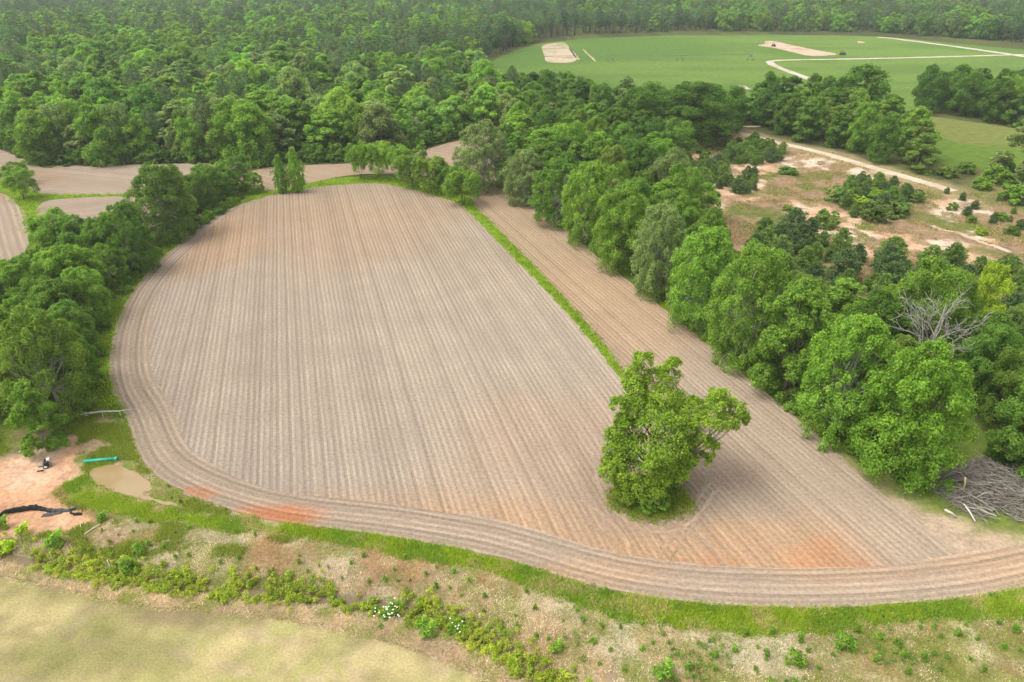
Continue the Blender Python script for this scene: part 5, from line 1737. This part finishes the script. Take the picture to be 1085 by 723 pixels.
for (ax, ay, az, bx, by, bz, r_, nm, lb) in ((91, 569, .1, 108, 559, .25, .07, "stick", "pale stick lying on the dry ground below the silt fence"), (117.5, 602, .1, 115.5, 591, 1.75, .075, "stake", "pale stake leaning upright in the ditch weeds"),
                                             (173, 577, .1, 182, 577, .12, .05, "stick", "thin stick lying on the rough ground right of the pale stick"), (20, 480, .1, 36, 472, .3, .08, "stick", "grey stick on the grass at the left edge behind the clay"),
                                             (86, 556, .1, 87, 562, .3, .05, "stick", "short pale splinter below the end of the silt fence")):
    a = P(ax, ay); b = P(bx, by)
    za, zb_ = terr1(*a), terr1(*b)
    if nm == "stake": b = (a[0] - .15, a[1] + .1); zb_ = za
    mb = MB().tube([(a[0], a[1], za + az), ((a[0] + b[0]) / 2, (a[1] + b[1]) / 2, (za + zb_ + az + bz) / 2 + .03), (b[0], b[1], zb_ + bz)], [r_, r_ * .9, r_ * .7], 7)
    tag(mb.build(nm, M_STICK), lb, nm)

# ------------------------------------------------------------------ green pipe
a = np.array(P(89.5, 490.5)); b = np.array(P(125.5, 487.5))
M_PIPE = principled("green_plastic", (0.02, 0.36, 0.25), .35)
M_PIPED = principled("green_plastic_inner", (0.01, 0.14, 0.10), .5)
mid = (a + b) / 2; ang = math.atan2(b[1] - a[1], b[0] - a[0]); ln = float(np.hypot(*(b - a)))
root = empty("drain_pipe", (mid[0], mid[1], terr1(*mid) + .02), ang, "turquoise-green plastic pipe lying on the grass above the muddy puddle", "pipe")


def pipe_bm(L0, L1, r, t, s=16):
    V = []; F = []
    for xx, rr in ((L0, r), (L1, r), (L1, r - t), (L0, r - t)):
        for k_ in range(s):
            an = 2 * math.pi * k_ / s
            V.append((xx, math.cos(an) * rr, math.sin(an) * rr + r))
    for j in range(4):
        for k_ in range(s):
            F.append((j * s + k_, j * s + (k_ + 1) % s, ((j + 1) % 4) * s + (k_ + 1) % s, ((j + 1) % 4) * s + k_))
    return V, F


V, F = pipe_bm(-ln / 2, ln / 2 - .45, .23, .02); link("barrel", new_mesh("barrel", V, F, M_PIPE, smooth_shade=True), root)
V, F = pipe_bm(ln / 2 - .45, ln / 2, .27, .03); c_ = link("bell_end", new_mesh("bell_end", V, F, M_PIPE, smooth_shade=True), root); c_.location.z = -.035

# ------------------------------------------------------------------ silt fence
M_FAB = principled("black_fabric", (0.018, 0.022, 0.024), .75, 0, .5, 2)
M_FAB2 = principled("weathered_fabric", (0.045, 0.055, 0.062), .65, 0, .5, 2)
M_WOOD = principled("stake_wood", (0.30, 0.23, 0.15), .9, 0, .3, 4)
root = empty("silt_fence", (*P(30, 545), 0), 0, "sagging black fabric silt fence standing on the red clay", "fence")
ox, oy = P(30, 545)


def ribbon(pts, name, mat, parent, thick=.02):
    """pts: (base xyz, top xyz) list"""
    V = []; F = []
    p = []
    for i in range(len(pts) - 1):
        for t_ in np.linspace(0, 1, 6, endpoint=False):
            A = np.array(pts[i]); B = np.array(pts[i + 1]); p.append(A * (1 - t_) + B * t_)
    p.append(np.array(pts[-1]))
    rr = np.random.default_rng(4)
    for (bs, tp) in p:
        for j in range(5):
            f = j / 4
            q_ = bs * (1 - f) + tp * f + rr.normal(0, .035, 3) + np.array([0, -.10 * math.sin(math.pi * f), 0])
            V.append(tuple(q_))
    for i in range(len(p) - 1):
        for j in range(4):
            F.append((i * 5 + j, (i + 1) * 5 + j, (i + 1) * 5 + j + 1, i * 5 + j + 1))
    o = link(name, new_mesh(name, V, F, mat, smooth_shade=True), parent)
    md = o.modifiers.new("thickness", 'SOLIDIFY'); md.thickness = thick
    return o


def fp_(px, py, z0, z1, lean=0):
    X, Y = P(px, py)
    return ((X - ox, Y - oy, z0), (X - ox + lean * .3, Y - oy + lean, z1))


ribbon([fp_(-14, 560, 0, .45), fp_(0, 548, 0, .5), fp_(9, 545, 0, .85), fp_(20, 543, 0, .85), fp_(30, 541.5, 0, .88), fp_(40, 541, 0, .95), fp_(50, 543, 0, .75, .1)], "fabric", M_FAB, root)
ribbon([fp_(50, 543, 0, .75, .1), fp_(58, 544, .02, .5, .3), fp_(66, 544, .05, .35, .5), fp_(75, 543, .05, .5, .2), fp_(82, 541, .05, .45, .3)], "torn_fabric", M_FAB2, root)
ribbon([fp_(75, 545, .05, .6), fp_(80, 547, .05, .65, -.1), fp_(87, 547, .05, .4, .2)], "crumpled_end", M_FAB, root)
for px, py, h_ in ((9, 545, 1.0), (25, 542.5, 1.0), (40, 541, 1.1), (57, 544, .8)):
    X, Y = P(px, py)
    MB().box((X - ox, Y - oy + .04, h_ / 2), (.05, .05, h_)).build("stake", M_WOOD, root, smooth_shade=False)
r2 = ribbon([((0, 0, .03), (.1, .55, .12)), ((.7, .12, .05), (.8, .65, .2)), ((1.4, .3, .05), (1.5, .85, .25)), ((2.2, .55, .04), (2.3, 1.0, .2))], "loose_fabric", M_FAB2, None)
r2.location = (*P(43, 548.5), 0.01); tag(r2, "loose grey-black strip of fabric lying in front of the silt fence", "fabric")

# ------------------------------------------------------------------ pump on the clay
X, Y = P(51, 494.5)
root = empty("portable_pump", (X, Y, .02), .5, "small black engine-driven pump with a white top standing on red clay", "pump")
M_BLK = principled("black_rubber", (0.025, 0.025, 0.027), .6); M_MET = principled("grey_metal", (0.30, 0.31, 0.32), .4, .7); M_WHT = principled("white_plastic", (0.75, 0.75, 0.74), .4)
mb = MB()
for sy in (-.38, .38):
    mb.tube([(-.45, sy, .1), (-.45, sy, .95), (.45, sy, .95), (.45, sy, .1), (-.45, sy, .1)], [.03] * 5, 6)
for xx in (-.45, .45):
    mb.tube([(xx, -.38, .95), (xx, .38, .95)], [.03] * 2, 6); mb.tube([(xx, -.38, .1), (xx, .38, .1)], [.03] * 2, 6)
mb.build("frame", M_MET, root)
mb = MB().box((-.05, 0, .42), (.5, .5, .44)).box((-.05, 0, .70), (.36, .4, .12))
for k_ in range(5): mb.box((-.05, -.27, .28 + .07 * k_), (.46, .04, .03))
mb.build("engine", M_BLK, root, smooth_shade=False)
MB().tube([(.2, 0, .4), (.42, 0, .4)], [.2, .2], 12).tube([(.35, 0, .55), (.35, 0, .8)], [.07, .07], 8).build("pump_housing", M_MET, root)
MB().tube([(-.1, -.3, 1.03), (-.1, .3, 1.03)], [.13, .13], 12).build("fuel_tank", M_BLK, root)
MB().box((.28, .05, 1.08), (.34, .42, .24)).tube([(.28, .05, 1.19), (.28, .05, 1.27)], [.06, .06], 10).build("white_tank", M_WHT, root, smooth_shade=False)
for sy in (-.46, .46):
    mb = MB()
    ring = [(.28 * math.cos(a_) - .2, sy, .28 + .28 * math.sin(a_)) for a_ in np.linspace(0, 2 * math.pi, 17)]
    mb.tube(ring, [.06] * 17, 6, cap=False)
    w_ = mb.build("wheel", M_BLK, root)
    MB().tube([(-.2, sy - .03, .28), (-.2, sy + .03, .28)], [.22, .22], 12).build("rim", M_WHT, w_)
for px, py, rz, ln_, m_, lb in ((44.5, 494.5, .3, .9, M_MET, "flat grey plank lying left of the pump on the clay"), (43, 499.5, .15, .8, M_BLK, "dark flat scrap lying in front of the pump on the clay")):
    X, Y = P(px, py)
    o = MB().box((0, 0, .05), (ln_, .22, .07)).box((ln_ * .2, .08, .09), (ln_ * .4, .1, .05)).build("scrap_board", m_, None, (X, Y, .02), False); o.rotation_euler = (0, 0, rz); tag(o, lb, "board")

# ------------------------------------------------------------------ far field equipment
M_GALV = principled("galvanised_steel", (0.20, 0.21, 0.20), .6, .2)
towers = [(647, 65.2), (720, 64.6), (795, 64.2)]
root = empty("pivot_irrigator", (*P(795, 64.2), 0), 0, "long pipe irrigator on wheeled towers crossing the far green field", "irrigator")
ox, oy = P(795, 64.2)
ends = [P(575, 65.8)] + [P(*t_) for t_ in towers]
mb = MB()
mb.tube([(e[0] - ox, e[1] - oy, 3.6) for e in ends], [.14] * len(ends), 6)
for i in range(len(ends) - 1):
    A, B = np.array(ends[i]), np.array(ends[i + 1])
    pr = [A * (1 - t_) + B * t_ for t_ in np.linspace(0, 1, 9)]
    mb.tube([(p[0] - ox, p[1] - oy, 3.5 - 1.0 * math.sin(math.pi * j / 8)) for j, p in enumerate(pr)], [.05] * 9, 4)
    for j, p in enumerate(pr[1:-1]):
        mb.tube([(p[0] - ox, p[1] - oy, 3.6), (p[0] - ox, p[1] - oy, 3.5 - 1.0 * math.sin(math.pi * (j + 1) / 8))], [.04] * 2, 4)
mb.build("pipe_span", M_GALV, root)
for i, e in enumerate(ends[1:]):
    ex, ey = e[0] - ox, e[1] - oy
    top = 5.2 if i == 2 else 3.8
    mb = MB()
    for sx in (-2, 2):
        mb.tube([(ex + sx, ey, .7), (ex, ey, top)], [.12] * 2, 5)
    mb.tube([(ex - 2, ey, .7), (ex + 2, ey, .7)], [.12] * 2, 5)
    if i == 2: mb.box((ex, ey, 3.0), (.8, .6, 1.4))
    tw = mb.build("tower", M_GALV, root)
    for sx in (-2, 2):
        ring = [(ex + sx + .5 * math.cos(a_), ey, .62 + .5 * math.sin(a_)) for a_ in np.linspace(0, 2 * math.pi, 13)]
        MB().tube(ring, [.12] * 13, 6, cap=False).build("wheel", M_GALV, tw)
for px, py, rz, lb in ((892.5, 58.5, .2, "dark tractor parked at the tip of the bare strip in the far field"), (819.5, 49.5, 1.0, "tiny dark tractor working on the bare strip in the far field")):
    X, Y = P(px, py)
    root = empty("tractor", (X, Y, .06), rz, lb, "tractor")
    M_TR = principled("dark_red_paint", (0.10, 0.03, 0.025), .5)
    MB().box((1.0, 0, 1.2), (2.0, .9, .9)).box((-.8, 0, 1.0), (1.8, 1.2, .7)).build("body", M_TR, root, smooth_shade=False)
    cb = MB().box((-.8, 0, 2.75), (1.7, 1.6, .14))
    for sx in (-1.5, -.1):
        for sy in (-.7, .7): cb.box((sx, sy, 2.0), (.1, .1, 1.4))
    cb.build("cab", M_BLK, root, smooth_shade=False)
    for wx, wr, wt in ((-.9, .8, .3), (1.6, .5, .22)):
        for sy in (-1, 1):
            ring = [(wx + (wr - wt * .5) * math.cos(a_), sy, wr + (wr - wt * .5) * math.sin(a_)) for a_ in np.linspace(0, 2 * math.pi, 15)]
            w_ = MB().tube(ring, [wt] * 15, 6, cap=False).build("wheel", M_BLK, root)
            MB().tube([(wx, sy - .1, wr), (wx, sy + .1, wr)], [wr * .5] * 2, 10).build("rim", M_MET, w_)

# ------------------------------------------------------------------ air, light, camera
HAZE = 0.00013
m, nt, out = nmat("haze_air")
pv = N(nt, "ShaderNodeVolumePrincipled")
pv.inputs["Color"].default_value = (0.82, 0.92, 1.0, 1); pv.inputs["Density"].default_value = HAZE; pv.inputs["Anisotropy"].default_value = 0.2
L(nt, pv.outputs[0], out.inputs["Volume"])
o = MB().box((0, 1000, 33), (5400, 3400, 70)).build("haze", m, None, None, False)
tag(o, kind="stuff")

w = bpy.data.worlds.new("World"); SC.world = w; w.use_nodes = True
nt = w.node_tree; nt.nodes.clear()
EL, AZ = math.radians(63), math.radians(-98)   # sun high to the left
sky = N(nt, "ShaderNodeTexSky", sky_type='NISHITA'); sky.sun_disc = False
sky.sun_elevation = EL; sky.sun_rotation = AZ; sky.air_density = 1.2; sky.dust_density = 3.0; sky.ozone_density = 1.0
bw = N(nt, "ShaderNodeRGBToBW"); L(nt, sky.outputs[0], bw.inputs[0])
cloud = mix_rgb(nt, 'MULTIPLY', 1.0, bw.outputs[0], (1.06, 1.0, 0.93, 1))
skyc = mix_rgb(nt, 'MIX', 0.85, sky.outputs[0], cloud)
bg = N(nt, "ShaderNodeBackground"); bg.inputs["Strength"].default_value = 0.15; L(nt, skyc, bg.inputs["Color"])
wo = N(nt, "ShaderNodeOutputWorld"); L(nt, bg.outputs[0], wo.inputs[0])

sl = bpy.data.lights.new("sun", 'SUN'); sl.energy = 0.75; sl.angle = math.radians(38); sl.color = (1.0, 0.95, 0.88)
so = bpy.data.objects.new("sun", sl); COL.objects.link(so)
sd = Vector((math.sin(AZ) * math.cos(EL), math.cos(AZ) * math.cos(EL), math.sin(EL)))
so.rotation_euler = (-sd).to_track_quat('-Z', 'Y').to_euler(); so.location = (0, 0, 200)

cam = bpy.data.cameras.new("camera"); co = bpy.data.objects.new("camera", cam); COL.objects.link(co)
cam.sensor_width = 36; cam.sensor_fit = 'HORIZONTAL'; cam.lens = 36 * FPX / 1085
cam.clip_start = 1; cam.clip_end = 8000
co.location = (0, 0, CAM_H); co.rotation_euler = (math.pi / 2 - PITCH, 0, 0)
SC.camera = co
SC.render.resolution_x = 1024; SC.render.resolution_y = 682
SC.view_settings.view_transform = 'Standard'; SC.view_settings.look = 'None'; SC.view_settings.gamma = 1
SC.view_settings.exposure = 1.36
SC.cycles.use_denoising = True
SC.cycles.max_bounces = 6; SC.cycles.diffuse_bounces = 4; SC.cycles.transmission_bounces = 3; SC.cycles.volume_bounces = 1; SC.cycles.glossy_bounces = 2
SC.cycles.use_fast_gi = False
